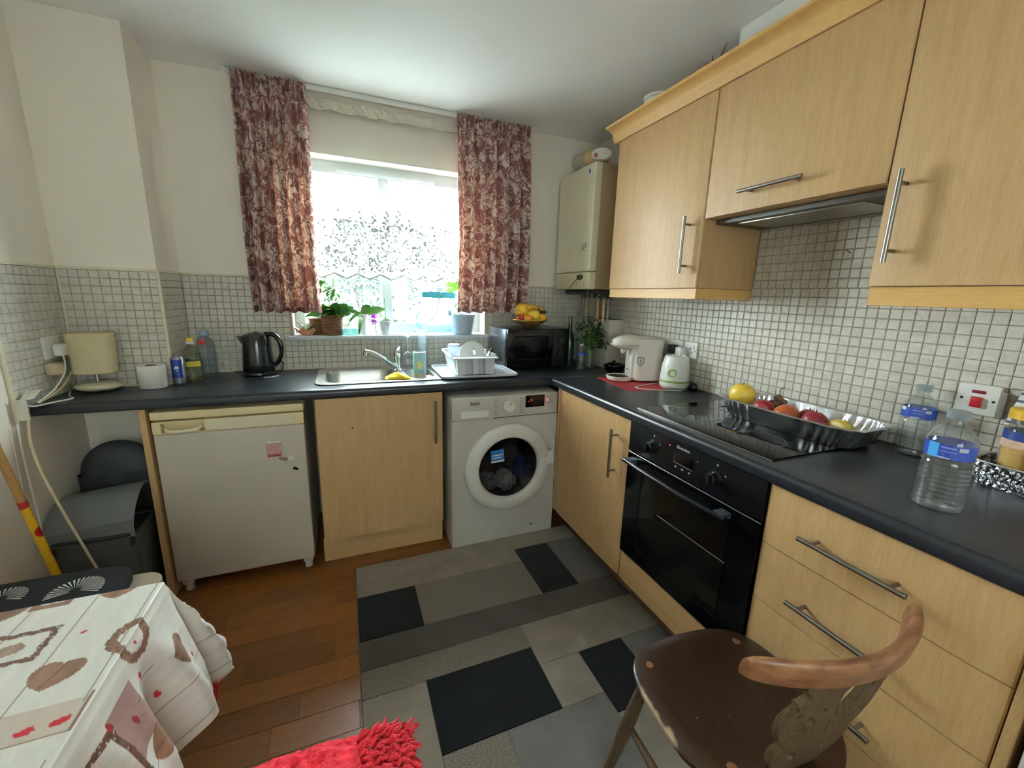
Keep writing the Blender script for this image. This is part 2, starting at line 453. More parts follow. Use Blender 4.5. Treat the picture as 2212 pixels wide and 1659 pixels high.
B().box(XB, -.001, -.002, -.0003, WT-.03, 1.083).box(XB, WX0, -.002, -.0003, 1.083, TT).box(WX1, -.001, -.002, -.0003, 1.083, TT).build('grout', GROUT, wall_back, smooth=False)
B().box(XL+.001, XB, YB-.002, YB-.0003, WT-.03, TT).box(XB+.0003, XB+.002, YB, -.002, WT-.03, TT).build('grout', GROUT, wall_breast, smooth=False)
B().box(XL+.0003, XL+.002, -.668, YB-.002, WT-.03, TT).build('grout', GROUT, wall_left, smooth=False)
B().box(-.002, -.0003, -2.5, -.002, WT-.03, TT).box(-.002, -.0003, -1.895, -1.29, TT, TT+.27).build('grout', GROUT, wall_right, smooth=False)
# cream edge trims on the tiling
def trim(n, *boxes):
    b = B()
    for q in boxes: b.box(*q, .0015, 1)
    return struct(b.build('trim_%d' % n, TRIMW, smooth=False))
trim(1, (XB+.01, -2.06, -.010, -.0005, TT, TT+.010), (-.62, -.002, -.010, -.0005, TT, TT+.010))
trim(2, (XL+.01, XB+.009, YB-.010, YB-.0005, TT, TT+.010), (XB+.0005, XB+.009, YB-.009, -.012, TT, TT+.010), (XB-.002, XB+.009, YB-.009, YB+.004, WT+.001, TT))
trim(3, (XL+.0005, XL+.010, -.682, YB-.012, TT, TT+.010), (XL+.0005, XL+.010, -.682, -.670, WT-.05, TT), (XL+.002, XL+.010, YB-.010, YB-.004, WT+.001, TT))

# window
win = struct(bpy.data.objects.new('window_1', None)); COL.objects.link(win); win.location = ((WX0+WX1)/2, .155, 1.1)
def wb(b, x0, x1, y0, y1, z0, z1, bev=.006): return b.box(x0-win.location.x, x1-win.location.x, y0-.155, y1-.155, z0-1.1, z1-1.1, bev)
b = B(); wb(b, WX0, WX1, .115, .185, 2.0, WZ1); wb(b, WX0, WX1, .115, .185, 1.1, 1.165)
wb(b, WX0, WX0+.06, .116, .184, 1.165, 2.0); wb(b, WX1-.06, WX1, .116, .184, 1.165, 2.0); wb(b, -1.433, -1.372, .117, .183, 1.165, 2.0)
b.build('window_frame', UPVC, win)
b = B(); wb(b, WX0+.06, -1.433, .155, .163, 1.165, 2.0, 0); b.build('pane', GLASS, win, smooth=False)
b = B(); wb(b, -1.66, -1.1, .10, .116, 2.008, 2.034, .004); wb(b, -1.66, -1.1, .094, .101, 2.014, 2.02, .002); b.build('trickle_vent', UPVC, win)
sash = bpy.data.objects.new('casement_sash', None)
b = B(); SW, SZ0, SZ1 = .51, .07, .895
b.box(-SW, 0, -.03, .03, SZ1-.06, SZ1, .008); b.box(-SW, 0, -.03, .03, SZ0, SZ0+.06, .008); b.box(-SW, -SW+.06, -.029, .029, SZ0+.05, SZ1-.05, .008); b.box(-.06, 0, -.029, .029, SZ0+.05, SZ1-.05, .008)
so = b.build('casement_sash', UPVC, win); so.location = (-.857-win.location.x, .02, 0); so.rotation_euler = (0, 0, -math.radians(24))
B().box(-SW+.06, -.06, -.004, .004, SZ0+.06, SZ1-.06).build('pane', GLASS, so, smooth=False)
B().box(-SW+.06, -.06, -.007, -.0045, SZ0+.40, SZ0+.412, .001).build('glazing_bar', UPVC, so)
b = B(); wb(b, -1.87, -1.433, .148, .154, 1.575, 1.587, .001); b.build('glazing_bar', UPVC, win)
b = B(); b.box(-.46, -.44, -.06, -.03, .4, .5, .004); b.build('sash_handle', UPVC, so)
sill = struct(B().box(WX0-.02, WX1+.02, -.035, .113, 1.078, 1.10, .006).build('trim_4', UPVC))
rv = B(); rv.box(WX0+.0005, WX0+.006, .001, .113, 1.10, WZ1-.001); rv.box(WX1-.006, WX1-.0005, .001, .113, 1.10, WZ1-.001); rv.box(WX0+.006, WX1-.006, .001, .113, WZ1-.006, WZ1-.0005)
struct(rv.build('trim_5', mat('reveal_paint', '#dedbcf', .6), smooth=False))

# ---------------------------------------------------------------- outdoors seen through the glass
t = NT('pale_bounce_ground'); t.base(t.ramp(t.noise(t.pos(), .8, 6), [(.35, lin('#c6c9c7')), (.65, lin('#d4d6d4'))])); t.p.inputs['Roughness'].default_value = .9  # pale grey ground, brightened to bounce daylight up to the ceiling
b = B(); b.box(-60, 60, .5, 90, -2.9, -2.605)
gr = struct(b.build('ground', t.m, smooth=False))
struct(B().box(-60, 60, -60, -4.2, -2.9, -2.605).build('ground_rear', t.m, smooth=False))
def tree(name, label, x, y, top, rx, rz_, col, n=2600, seed=1):
    r = random.Random(seed); o = thing(name, label, 'tree', (x, y, -2.6), 0, 'trees beyond the window')
    h = top + 2.6; b = B(); cz = h - rz_
    for i in range(n):
        a, c_, k = r.random()*2*PI, r.random()*2-1, r.random()**.4
        s_ = math.sqrt(1-c_*c_); p = Vector((rx*k*s_*math.cos(a), rx*k*s_*math.sin(a), cz + rz_*k*c_))
        p += Vector((noise.noise(p*1.7), noise.noise(p*1.7+Vector((9, 0, 0))), noise.noise(p*1.7+Vector((0, 9, 0)))))*.35
        d = Vector((r.uniform(-1, 1), r.uniform(-1, 1), r.uniform(-.6, .8)))
        b.leaf(p, d, r.uniform(.14, .28), r.uniform(.07, .14), droop=.2, n=2)
    b.build('foliage', mat(col[0], col[1], .6, var=.35, vscale=2.5), o, recalc=False)
    B().tube([(0, 0, 0), (.05, 0, h*.4), (0, .05, h-rz_*.6)], [.16, .12, .05], 8).build('trunk', mat('bark', '#4d3b2a', .9, var=.2), o)
tree('leafy_tree', 'tall bluish green tree beside the window mullion', -.7, 9.0, 3.6, 1.5, 2.2, ('tree_a', '#1b2a24'), seed=1)
tree('leafy_tree', 'pale green tree behind the open casement', 1.9, 8.6, 2.9, 1.5, 1.8, ('tree_b', '#26331b'), seed=2)
tree('leafy_tree', 'round bush tree low behind the houseplants', -1.35, 5.4, .85, 1.15, 1.3, ('tree_c', '#2b3716'), seed=3)
tree('leafy_tree', 'green tree at the left edge of the window view', -3.5, 8.8, 2.3, 1.4, 1.8, ('tree_d', '#1c2b17'), seed=4)
tree('leafy_tree', 'green tree at the right edge of the window view', 4.2, 9.4, 4.0, 1.4, 1.6, ('tree_e', '#1a2a1f'), seed=5)
hs = thing('neighbour_house', 'red roofed house far beyond the window', 'house', (-3.5, 17, -2.6))
B().box(-4, 4, 0, 5, 0, 4.1).build('house_wall', mat('house_render', '#3c2a28', .8, var=.1, vscale=3), hs, smooth=False)
B().prism([(-.4, 4.1), (2.5, 5.9), (5.4, 4.1)], -4.3, 4.3, 'x').build('roof', mat('roof_tile', '#241f20', .8, var=.15, vscale=5), hs, smooth=False)
for x in (-2.6, -.2, 2.2): B().box(x, x+1.0, -.04, .01, 2.5, 3.6, .02).build('house_window', mat('house_glass', '#4a525a', .1), hs)
sh = thing('garden_shed', 'grey slatted shed behind the orchid stems', 'shed', (-.95, 11.5, -2.6))
for k in range(14): B().box(-1.0, 1.0, 0, .05, k*.2, k*.2+.185, .01, 1).build('slat', mat('shed_paint', '#1e2228', .8, var=.1), sh, smooth=False)
B().box(-1.1, 1.1, -.1, 1.6, 2.8, 2.92, .02).build('shed_roof', mat('felt', '#33363a', .9), sh, smooth=False)
fn = thing('garden_fence', 'pale garden fence beyond the casement', 'fence', (2.3, 7.0, -2.6))
for k in range(22): B().box(-1.6+k*.15, -1.6+k*.15+.14, 0, .02, 0, 2.75, .004, 1).build('board', mat('fence_wood', '#28352b', .8, var=.1), fn, smooth=False)
gl = thing('pelargonium_bush', 'pink flowering shrub outside the open casement', 'shrub', (.25, 1.55, -2.6))
r = random.Random(5); b = B(); b2 = B()
for k in range(420):
    p = Vector((r.gauss(0, .22), r.gauss(0, .12), 4.0+r.uniform(-1.6, .2)))
    b.leaf(p, (r.uniform(-1, 1), r.uniform(-1, .3), r.uniform(-.3, .8)), .09, .06, n=3)
for hx, hz in ((-.28, 4.17), (-.10, 4.13), (.08, 4.2), (-.36, 3.95), (-.2, 3.9)):
    for k in range(46):
        d = Vector((r.gauss(0, 1), r.gauss(0, 1), r.gauss(0, 1))).normalized(); b2.leaf(Vector((hx, -.12, hz)) + d*.04, d, .035, .035, n=2, droop=0)
b.build('foliage', mat('shrub_leaf', '#34501f', .5, var=.3), gl, recalc=False); b2.build('blossom', mat('pink_petal', '#a03840', .5, var=.1), gl, recalc=False)
B().tube([(0, 0, 0), (.03, 0, 2), (0, 0, 3.9)], [.03, .025, .01], 6).build('stem', MATS['bark'], gl)
# ================================================================ KITCHEN UNITS
def bar_handle_mesh(L=.222):
    b = B(); b.cyl((-L/2, -.034, 0), (L/2, -.034, 0), .0062, n=14)
    for s in (-1, 1): b.cyl((s*(L/2-.03), -.034, 0), (s*(L/2-.03), 0, 0), .0048, n=10)
    bmesh.ops.recalc_face_normals(b.bm, faces=b.bm.faces)
    me = bpy.data.meshes.new('handle'); b.bm.to_mesh(me); b.bm.free()
    for p in me.polygons: p.use_smooth = True
    me.set_sharp_from_angle(angle=.7); me.materials.append(HANDLE); return me
HANDLE_ME = bar_handle_mesh()
def handle(parent, x, y, z, vert=False):
    o = obj('handle', HANDLE_ME, None, parent); o.location = (x, y, z); o.rotation_euler = (0, PI/2 if vert else 0, 0); return o
def door(name, parent, x0, x1, z0, z1, yf, m=None, th=.019):
    g = .0015; x0 += g; x1 -= g; mg = .036
    P = [(x0, yf+th), (x0, yf+.0075), (x0+.003, yf+.0045), (x0+mg, yf+.0012), (x0+mg+.006, yf), (x1-mg-.006, yf), (x1-mg, yf+.0012), (x1-.003, yf+.0045), (x1, yf+.0075), (x1, yf+th)]
    return B().prism(P, z0+g, z1-g, 'z').build(name, m or MAPLE, parent, angle=12)
def unit(name, label, loc, rz, x0, x1, y0, y1, z0, z1, cat='cabinet'):
    o = thing(name, label, cat, loc, rz); B().box(x0, x1, y0, y1, z0, z1, .001, 1).build('body', MAPLE, o, smooth=False); return o
RZ = -PI/2
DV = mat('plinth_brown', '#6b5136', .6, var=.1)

# --- base units, back run
o = unit('sink_cabinet', 'maple base cupboard under the sink with a steel bar handle', (-1.51, -.001, 0), 0, -.298, .298, -.564, -.03, .13, .70)
d = door('cupboard_door', o, -.298, .298, .140, .866, -.585); handle(d, .255, -.585, .715, True)
B().box(-.305, .30, -.535, -.52, .001, .128, .001, 1).build('plinth', MAPLE_H, o, smooth=False)
B().ball((-.14, -.5853, .715), .004, sub=1).build('screw_cap', DARK, d)
p = tag(B().box(-2.442, -2.420, -.585, -.29, .001, .866, .001, 1).build('support_panel', MAPLE, smooth=False), 'narrow maple panel standing upright left of the fridge', 'panel')

# --- base units, right run
o = unit('corner_cabinet', 'maple corner cupboard between washing machine and oven', (0, -.685, 0), RZ, .03, .602, -.566, -.01, .145, .866)
d = door('cupboard_door', o, .004, .604, .145, .866, -.588); handle(d, .525, -.588, .697, True)
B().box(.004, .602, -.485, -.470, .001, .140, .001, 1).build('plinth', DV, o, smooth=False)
B().box(-.024, .0, -.585, -.56, .145, .866, .001, 1).build('corner_post', MAPLE, o, smooth=False)
o = thing('oven_housing', 'maple housing with a low panel beneath the oven', 'cabinet', (0, -1.293, 0), RZ)
B().box(.002, .597, -.566, -.01, .145, .272, .001, 1).build('body', MAPLE, o, smooth=False)
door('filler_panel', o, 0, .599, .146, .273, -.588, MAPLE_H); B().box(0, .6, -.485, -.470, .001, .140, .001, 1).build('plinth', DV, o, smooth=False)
o = unit('drawer_unit', 'maple unit of four drawers beside the wooden chair', (0, -1.8935, 0), RZ, .002, .490, -.566, -.01, .145, .866)
zs = [.867, .690, .515, .335, .148]
for k in range(4):
    d = door('drawer', o, 0, .491, zs[k+1], zs[k], -.588); handle(d, .226, -.588, (.772, .585, .398, .235)[k])
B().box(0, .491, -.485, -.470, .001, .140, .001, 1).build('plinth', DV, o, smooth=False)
tag(B().box(-.592, -.003, -2.404, -2.3865, .001, .867, .006, 3).build('end_panel', m_maple('end_panel_wood', '#a9855a', '#957248')), 'brown wooden end panel right of the drawers', 'panel')
fz = thing('chest_freezer', 'white appliance edge beyond the end panel at far right', 'appliance', (-.3, -2.70, 0))
B().box(-.302, .29, -.28, .285, .02, .80, .012).build('body', ENAMEL, fz); B().box(-.304, .29, -.283, .286, .805, .85, .01).build('lid', ENAMEL, fz)
for sx in (-.26, .25):
    for sy in (-.24, .24): B().cyl((sx, sy, 0), (sx, sy, .02), .02, n=10).build('foot', BLACK, fz)

# --- worktops
def nose(b, a0, a1, front, back, z0, z1, axis):
    """slab with a rounded front edge, extruded along an axis"""
    r = .016; P = [(back, z0), (back, z1)]; s = 1 if front > back else -1
    for i in range(7): a = PI/2 - PI/2*i/6; P.append((front - s*r + s*r*math.cos(a), z1 - r + r*math.sin(a)))
    for i in range(4): a = -PI/2*i/3; P.append((front - s*.006 + s*.006*math.cos(a), z0 + .006 + .006*math.sin(a)))
    b.prism(P, a0, a1, axis)
b = B()
nose(b, XL+.002, -.601, -.600, -.535, .87, WT, 'x')
b.box(XL+.002, XB, -.535, YB-.004, .87, WT); b.box(XB, -1.79, -.535, -.003, .87, WT); b.box(-.86, -.003, -.535, -.003, .87, WT)
b.box(-1.79, -.86, -.535, -.505, .87, WT); b.box(-1.79, -.86, -.055, -.003, .87, WT); b.box(-1.20, -.86, -.505, -.055, .87, WT)
b.box(-.601, -.003, -.600, -.535, .87, WT)
tag(b.build('worktop', WORK, angle=40), 'dark slate worktop along the window wall holding the sink', 'worktop')
b = B(); nose(b, -2.42, -.6015, -.600, -.535, .87, WT, 'y'); b.box(-.535, -.003, -2.42, -.6015, .87, WT)
tag(b.build('worktop', WORK, angle=40), 'dark slate worktop along the right wall holding the hob', 'worktop')
tag(B().box(-.602, -.10, -.6025, -.6005, WT-.001, WT+.0012, .0004, 1).build('joint_strip', STEEL), 'thin metal joint strip where the two worktops meet', 'strip')
tag(B().box(XL+.012, XB-.001, YB-.020, YB-.007, WT, WT+.008, .002).box(XB+.006, -.02, -.016, -.007, WT, WT+.006, .002).build('sealant_bead', TRIMW), 'white sealant bead behind the worktop along the window wall', 'sealant')

# --- wall units
def wallunit(label, y0, wd, z0, hs):
    o = thing('wall_cabinet', label, 'cabinet', (0, y0, 0), RZ)
    B().box(.001, wd-.001, -.311, -.004, z0, 2.12, .001, 1).build('body', MAPLE, o, smooth=False)
    d = door('cupboard_door', o, 0, wd, z0-.001, 2.121, -.332)
    if hs == 'flap': handle(d, .282, -.332, 1.729)
    else: handle(d, hs, -.332, 1.574, True)
    return o
o = wallunit('maple wall cupboard next to the boiler', -.689, .603, 1.405, .54)
b = B(); b.box(.004, .600, -.322, -.304, 1.360, 1.4035, .001, 1); b.box(.582, .600, -.304, -.004, 1.360, 1.4035, .001, 1); b.build('light_pelmet', PELMET, o, smooth=False)
o = wallunit('maple flap fronted wall cupboard above the hob', -1.293, .597, 1.668, 'flap')
o = wallunit('maple wall cupboard at the right edge with long steel handle', -1.891, .52, 1.405, .045)
B().box(.006, .515, -.322, -.304, 1.354, 1.4035, .001, 1).build('light_pelmet', PELMET, o, smooth=False)
hd = thing('cooker_hood', 'slim dark extractor under the flap cupboard', 'hood', (0, -1.30, 0), RZ)
B().box(.003, .580, -.27, -.012, 1.650, 1.666, .003).build('hood_body', mat('hood_grey', '#55514a', .5), hd)
B().box(.08, .5, -.24, -.05, 1.646, 1.650, .001).build('filter', STEEL, hd)
# cornice: one moulded length along the tops
P = [(-.304, 2.1225), (-.336, 2.1225), (-.340, 2.130), (-.343, 2.142)]
for i in range(9): a = i/8*PI/2; P.append((-.345 - .045*(1-math.cos(a)), 2.146 + .030*math.sin(a)))
P += [(-.394, 2.178), (-.394, 2.188), (-.304, 2.188)]
tag(B().prism(P, -2.45, -.655, 'y').build('cornice', m_maple('cornice_wood', '#d3a868', '#c79a57', vert=False), angle=40), 'moulded honey wood cornice running above the wall cupboards', 'cornice')
# bits kept on top of the cupboards
o = thing('ceramic_pot', 'white pot rim showing above the cornice near the boiler', 'pot', (-.25, -.86, 2.1215)); B().lathe([(0, 0), (.05, 0), (.062, .03), (.064, .135), (.058, .14), (.055, .03), (0, .02)], 24).build('pot_body', WHITE, o)
B().lathe([(.058, .139), (.066, .139), (.067, .150), (.058, .150)], 24).build('rim', WHITE, o)
o = thing('pink_jar', 'pinkish rounded jar top above the cornice', 'jar', (-.25, -1.12, 2.1215)); B().lathe([(0, 0), (.045, 0), (.058, .05), (.05, .11), (.03, .145), (0, .15)], 24).build('jar_body', mat('pink_ceramic', '#a67a6a', .4), o); B().ball((0, 0, .152), .01, sub=2).build('knob', MATS['pink_ceramic'], o)
o = thing('dried_flowers', 'small dark dried sprig above the cornice', 'flowers', (-.27, -1.22, 2.1215)); b = B()
r = random.Random(4)
for k in range(14): b.tube([(0, 0, .0), (r.uniform(-.03, .03), r.uniform(-.05, .05), .09), (r.uniform(-.06, .04), r.uniform(-.09, .09), r.uniform(.12, .155))], .0016, 5)
b.build('twigs', mat('dry_twig', '#5e4a3a', .9), o); B().lathe([(0, 0), (.03, 0), (.035, .05), (.02, .09), (.018, .09), (0, .01)], 16).build('vase', mat('brown_vase', '#7a5b45', .5), o)

# ================================================================ APPLIANCES
# --- fridge
o = thing('fridge', 'old white under counter fridge with yellowed lid and handle', 'fridge', (-2.1335, -.30, 0))
hw = .278
B().box(-hw, hw, -.215, .27, .055, .812, .004).build('body', ENAMEL, o)
B().box(-hw-.001, hw+.001, -.277, .272, .815, .850, .006).build('lid', CREAM, o)
d = B().box(-hw, hw, -.273, -.220, .062, .752, .008, 3).build('fridge_door', mat('fridge_white', '#b8ae9d', .38, var=.03, vscale=5), o)
b = B(); b.box(-hw, -hw+.03, -.273, -.22, .753, .807, .003); b.box(-.10, hw, -.273, -.22, .753, .807, .003); b.box(-hw+.03, -.10, -.240, -.22, .753, .807, .002); b.box(-hw+.03, -.10, -.273, -.24, .798, .807, .002); b.box(-hw+.03, -.10, -.273, -.24, .753, .757, .001)
b.build('top_band', CREAM, o)
B().box(-.095, hw-.04, -.2745, -.272, .758, .803, .001, 1).build('band_inlay', mat('inlay', '#d4cab0', .4), o)
b = B(); b.tube(spline([(-.235, -.262, .772), (-.22, -.276, .764), (-.17, -.281, .763), (-.125, -.276, .768), (-.112, -.262, .775)], 5), .0075, 10); b.build('door_handle', mat('pale_cream', '#ddd3b6', .4), o)
for sx in (-.245, .245):
    q = B().cyl((sx, -.235, 0), (sx, -.235, .06), .017, n=12).box(sx-.022, sx+.022, -.25, -.22, .03, .058, .003).build('foot', mat('grey_white', '#b9b2a4', .5), o)
    B().cyl((sx, .22, 0), (sx, .22, .06), .016, n=10).build('foot', BLACK, o)
m = thing('fridge_magnet', 'square pink picture magnet on the fridge door', 'magnet', (-1.985, -.5742, .645)); B().box(-.030, .030, -.003, 0, -.038, .038, .001).build('plate', mat('magnet_pink', '#b98a86', .4, var=.2, vscale=60), m); B().box(-.031, .031, -.0035, -.0001, .028, .04, .001).build('band', mat('magnet_cream', '#cfc4b4', .4, var=.25, vscale=90), m)
B().box(-.026, .026, -.0034, -.0029, -.036, -.024).build('printed_strip', mat('magnet_red', '#8a3a30', .5, var=.4, vscale=120), m)
m = thing('figurine_magnet', 'small brown and white figure magnet below the pink one', 'magnet', (-1.945, -.5742, .595)); B().ball((0, -.006, 0), .009, (1.5, .6, .8), 2).ball((-.017, -.005, .003), .007, (1, .6, 1), 2).build('figure', mat('magnet_brown', '#8d6a4c', .5, var=.4, vscale=90), m); B().box(.012, .035, -.004, 0, -.012, .012, .001).build('tab', mat('magnet_white', '#cfc9bf', .4), m)
m = thing('key_magnet', 'tiny black hanging tag magnet on the fridge', 'magnet', (-1.905, -.5742, .540)); B().box(-.011, .011, -.004, 0, -.006, .006, .001).xf(Matrix.Rotation(.5, 4, 'Y')).build('tag', BLACK, m); B().tube([(0, -.002, .006), (-.004, -.002, .02), (-.008, -.002, .034)], .0006, 5).build('chain', STEEL, m)

# --- washing machine
o = thing('washing_machine', 'white front loading washing machine under the corner worktop', 'washing machine', (-.885, -.658, 0))
B().box(-.299, -.285, .012, .50, .008, .842, .003).box(.285, .299, .012, .50, .008, .842, .003).box(-.285, .285, .012, .50, .825, .842, .003).box(-.285, .285, .012, .50, .008, .03, .003).box(-.285, .285, .485, .50, .03, .825, .002).build('body', ENAMEL, o)
fp = shape_mesh([rrect(-.299, .299, .008, .722, .004), circle(.012, .442, .236, 48)], .007)
q = obj('front_panel', fp, ENAMEL, o); q.rotation_euler = (PI/2, 0, 0); q.location = (0, .007, 0)
B().box(-.299, .299, 0, .03, .725, .843, .006).build('control_panel', ENAMEL, o)
dr = B().box(-.285, -.075, -.003, .01, .718, .835, .003).build('detergent_drawer', ENAMEL, o)
B().box(-.268, -.09, -.0045, -.002, .728, .785, .002).build('drawer_recess', mat('recess_grey', '#b9b5ad', .4), dr); B().box(-.255, -.105, -.0065, -.004, .735, .772, .003).build('drawer_grip', WHITE, dr)
text('logo', 'beko', .026, mat('logo_grey', '#3c4048', .4), dr, (-.178, -.0036, .812), (PI/2, 0, 0), .0005)
b = B(); b.box(-.195, -.160, -.0037, -.0028, .797, .7985); b.build('logo_bar', MATS['logo_grey'], dr)
kb = B().lathe([(.030, 0), (.030, -.004), (.026, -.006), (.0255, -.024), (.022, -.027), (0, -.027)], 32, (.010, .782), axis='y').build('dial', WHITE, o)
B().box(.0085, .0115, -.0278, -.0265, .79, .807).build('pointer', MATS['logo_grey'], kb)
b = B()
for s in (-1, 1):
    for k in range(7): b.box(.010+s*.075-.014, .010+s*.075+.014-(k % 3)*.006, -.0008, .001, .744+k*.0125, .7458+k*.0125)
stuff(b.build('programme_marks', MATS['logo_grey'], o, smooth=False))
ds = B().box(.104, .217, -.002, .004, .768, .834, .002).build('display', BLACKG, o)
LED = mat('red_led', '#ff5a48', .4, emit=('#ff4030', 2.2))
B().box(.134, .142, -.0028, -.0018, .806, .810).box(.121, .124, -.0028, -.0018, .799, .803).build('led_digits', LED, ds, smooth=False)
for k, z in enumerate((.816, .806, .797, .787)): B().box(.231, .238, -.0015, .001, z, z+.005).build('indicator', LED if k in (1, 2) else MATS['logo_grey'], o, smooth=False)
b = B()
for z in (.821, .809, .797, .785): b.box(.246, .27, -.0008, .001, z, z+.0018)
stuff(b.build('option_marks', MATS['logo_grey'], o, smooth=False))
CX, CZ = .012, .442
dn = B().lathe([(.237, .014), (.247, -.004), (.2475, -.014), (.240, -.026), (.222, -.035), (.195, -.040), (.180, -.036), (.171, -.022), (.169, -.004)], 56, (CX, CZ), axis='y').build('door_ring', mat('wm_ring', '#d9d6d0', .28), o)
B().lathe([(.249, .0005), (.249, .006), (.238, .006)], 56, (CX, CZ), axis='y').build('door_seal', mat('seal_dark', '#4a4744', .6), o)
B().lathe([(.172, -.012), (.15, -.004), (.10, .012), (.05, .018), (0, .02)], 40, (CX, CZ), axis='y').build('door_glass', thin_glass('wm_glass', '#a8adb2', .04, 1.0, .01, '#555566'), o)
b = B(); R0, R1 = .176, .232
P = [(CX + R1*math.cos(a), CZ + R1*math.sin(a)) for a in [.20+.62*i/8 for i in range(9)]] + [(CX + R0*math.cos(a), CZ + R0*math.sin(a)) for a in [.82-.62*i/8 for i in range(9)]]
b.prism(P, -.043, -.037, 'y'); b.build('door_grip', mat('grip_grey', '#c5c2bb', .35), dn)
b = B(); P = [(CX+.215*math.cos(a), CZ+.215*math.sin(a)) for a in (-.02, .16, .34)] + [(CX+.262*math.cos(a), CZ+.262*math.sin(a)) for a in (.30, .14, .02)]; b.prism(P, -.036, -.012, 'y'); b.build('catch', WHITE, dn)
B().lathe([(.236, .015), (.20, .035), (.215, .12), (.215, .38), (0, .38)], 40, (CX, CZ), axis='y').build('drum', mat('drum_dark', '#1c1d20', .45, .3), o)
lb = B().box(-.058, .018, -.0035, -.0025, .478, .548).build('sticker', mat('blue_sticker', '#2f6fb0', .4), o); lb.rotation_euler = (0, -.06, 0)
B().box(-.05, .01, -.0042, -.0034, .515, .521).box(-.05, .0, -.0042, -.0034, .50, .506).build('print_lines', WHITE, lb, smooth=False); B().box(-.058, .018, -.004, -.003, .478, .487).build('print_band', WHITE, lb, smooth=False)
B().ball((.166, -.0005, .066), .006, (.8, .35, 1.5), 2).build('drop_mark', mat('smudge', '#4c4a48', .5), o)
for n_, (lx, ly, lz, s, c_) in enumerate(((-.075, .10, .330, (.062, .06, .05), '#8f9095'), (.03, .11, .315, (.058, .06, .06), '#c9c6c0'), (.115, .10, .385, (.055, .06, .07), '#22356c'), (-.05, .12, .425, (.08, .05, .055), '#3a3b42'), (.055, .13, .46, (.06, .05, .06), '#5c5148'))):
    g = tag(B().ball((-.885+CX+lx, -.658+ly, lz), 1, s, 4, f=lambda d, n_=n_: 1+.30*noise.noise(d*2.6+Vector((n_*3, 0, 0)))+.14*noise.noise(d*7)).build('laundry_garment', mat('laundry%d' % n_, c_, .9, var=.3, vscale=40)),
            ('grey crumpled garment at the left inside the washing machine drum', 'pale crumpled garment at the bottom of the washing machine drum', 'dark blue garment at the right inside the washing machine drum', 'charcoal garment high on the left in the washing machine drum', 'brown garment high on the right in the washing machine drum')[n_], 'garment', 'laundry in the drum')

# --- oven
o = thing('built_in_oven', 'black built under electric oven below the hob', 'oven', (0, -1.295, 0), RZ)
B().box(.003, .592, -.565, -.02, .279, .864, .002).build('body', BLACK, o)
B().box(0, .595, -.590, -.566, .744, .866, .002).build('control_panel', mat('oven_panel', '#0a0b10', .3, spec=.3), o)
d = B().box(0, .595, -.592, -.566, .283, .738, .003).build('oven_door', OVENG, o)
B().box(.095, .50, -.5935, -.5915, .345, .675, .003).build('door_window', mat('oven_window', '#0c0b0a', .1, spec=.3), d)
B().box(0, .595, -.5925, -.588, .737, .7395, .0005, 1).build('door_edge', STEEL, d)
b = B(); b.tube(spline([(.018, -.628, .712), (.15, -.640, .713), (.30, -.643, .713), (.40, -.640, .713), (.512, -.628, .712)], 5), .009, 12); h = b.build('oven_handle', mat('handle_black', '#1b1d22', .25, .4), d)
for x in (.045, .485): B().box(x-.018, x+.018, -.634, -.592, .704, .722, .003).build('handle_post', mat('post_grey', '#3a3d42', .35), h)
B().box(.20, .505, -.5945, -.5935, .5505, .5525).build('rack_line', mat('rack_gold', '#a59a78', .3, .6), d, smooth=False)
for x in (.140, .430):
    k = B().lathe([(.026, -.590), (.025, -.596), (.019, -.598), (.018, -.618), (.015, -.621), (0, -.621)], 24, (x, .806), axis='y').build('knob', mat('knob_black', '#15161a', .2), o)
    B().box(x-.0045, x+.0045, -.627, -.62, .79, .823, .002).build('knob_grip', MATS['knob_black'], k)
    B().box(x-.003, x+.003, -.5912, -.5898, .846, .852).build('knob_mark', mat('mark_grey', '#8e9198', .4), k, smooth=False)
    B().box(x+.030, x+.035, -.5912, -.5898, .822, .827).build('knob_mark', MATS['mark_grey'], k, smooth=False)
ds = B().box(.245, .335, -.5912, -.5898, .790, .826, .001).build('clock_display', BLACKG, o); B().box(.245, .335, -.5918, -.591, .7885, .7895).build('display_line', MATS['mark_grey'], ds, smooth=False)
for k in range(3): B().box(.255+k*.032, .262+k*.032, -.5915, -.5898, .772, .777).build('touch_button', MATS['mark_grey'], o, smooth=False)
for x, z in ((.222, .842), (.352, .829)): B().ball((x, -.5905, z), .0025, sub=1).build('pilot_lamp', LED if x < .3 else mat('lamp_amber', '#b09a50', .3), o)
text('logo', 'Electrolux', .014, mat('logo_silver', '#b9bcc2', .3), o, (.285, -.5904, .848), (PI/2, 0, 0))
# --- hob
o = thing('ceramic_hob', 'black glass ceramic hob with a thin steel edge', 'hob', (0, -1.279, WT), RZ)
B().box(0, .582, -.546, -.05, .0005, .006, .002).build('glass_top', BLACKG, o); b = B(); b.box(-.003, .585, -.549, -.546, .0005, .0045, .001); b.build('edge_trim', STEEL, o)
ZM = mat('zone_print', '#5a5c60', .3)
for x, y, r_ in ((.16, -.17, .075), (.16, -.41, .09), (.44, -.17, .09), (.44, -.41, .075)):
    obj('cooking_zone', shape_mesh([circle(x, y, r_, 48), circle(x, y, r_-.002, 48)], .0002), ZM, o).location = (0, 0, .0062)
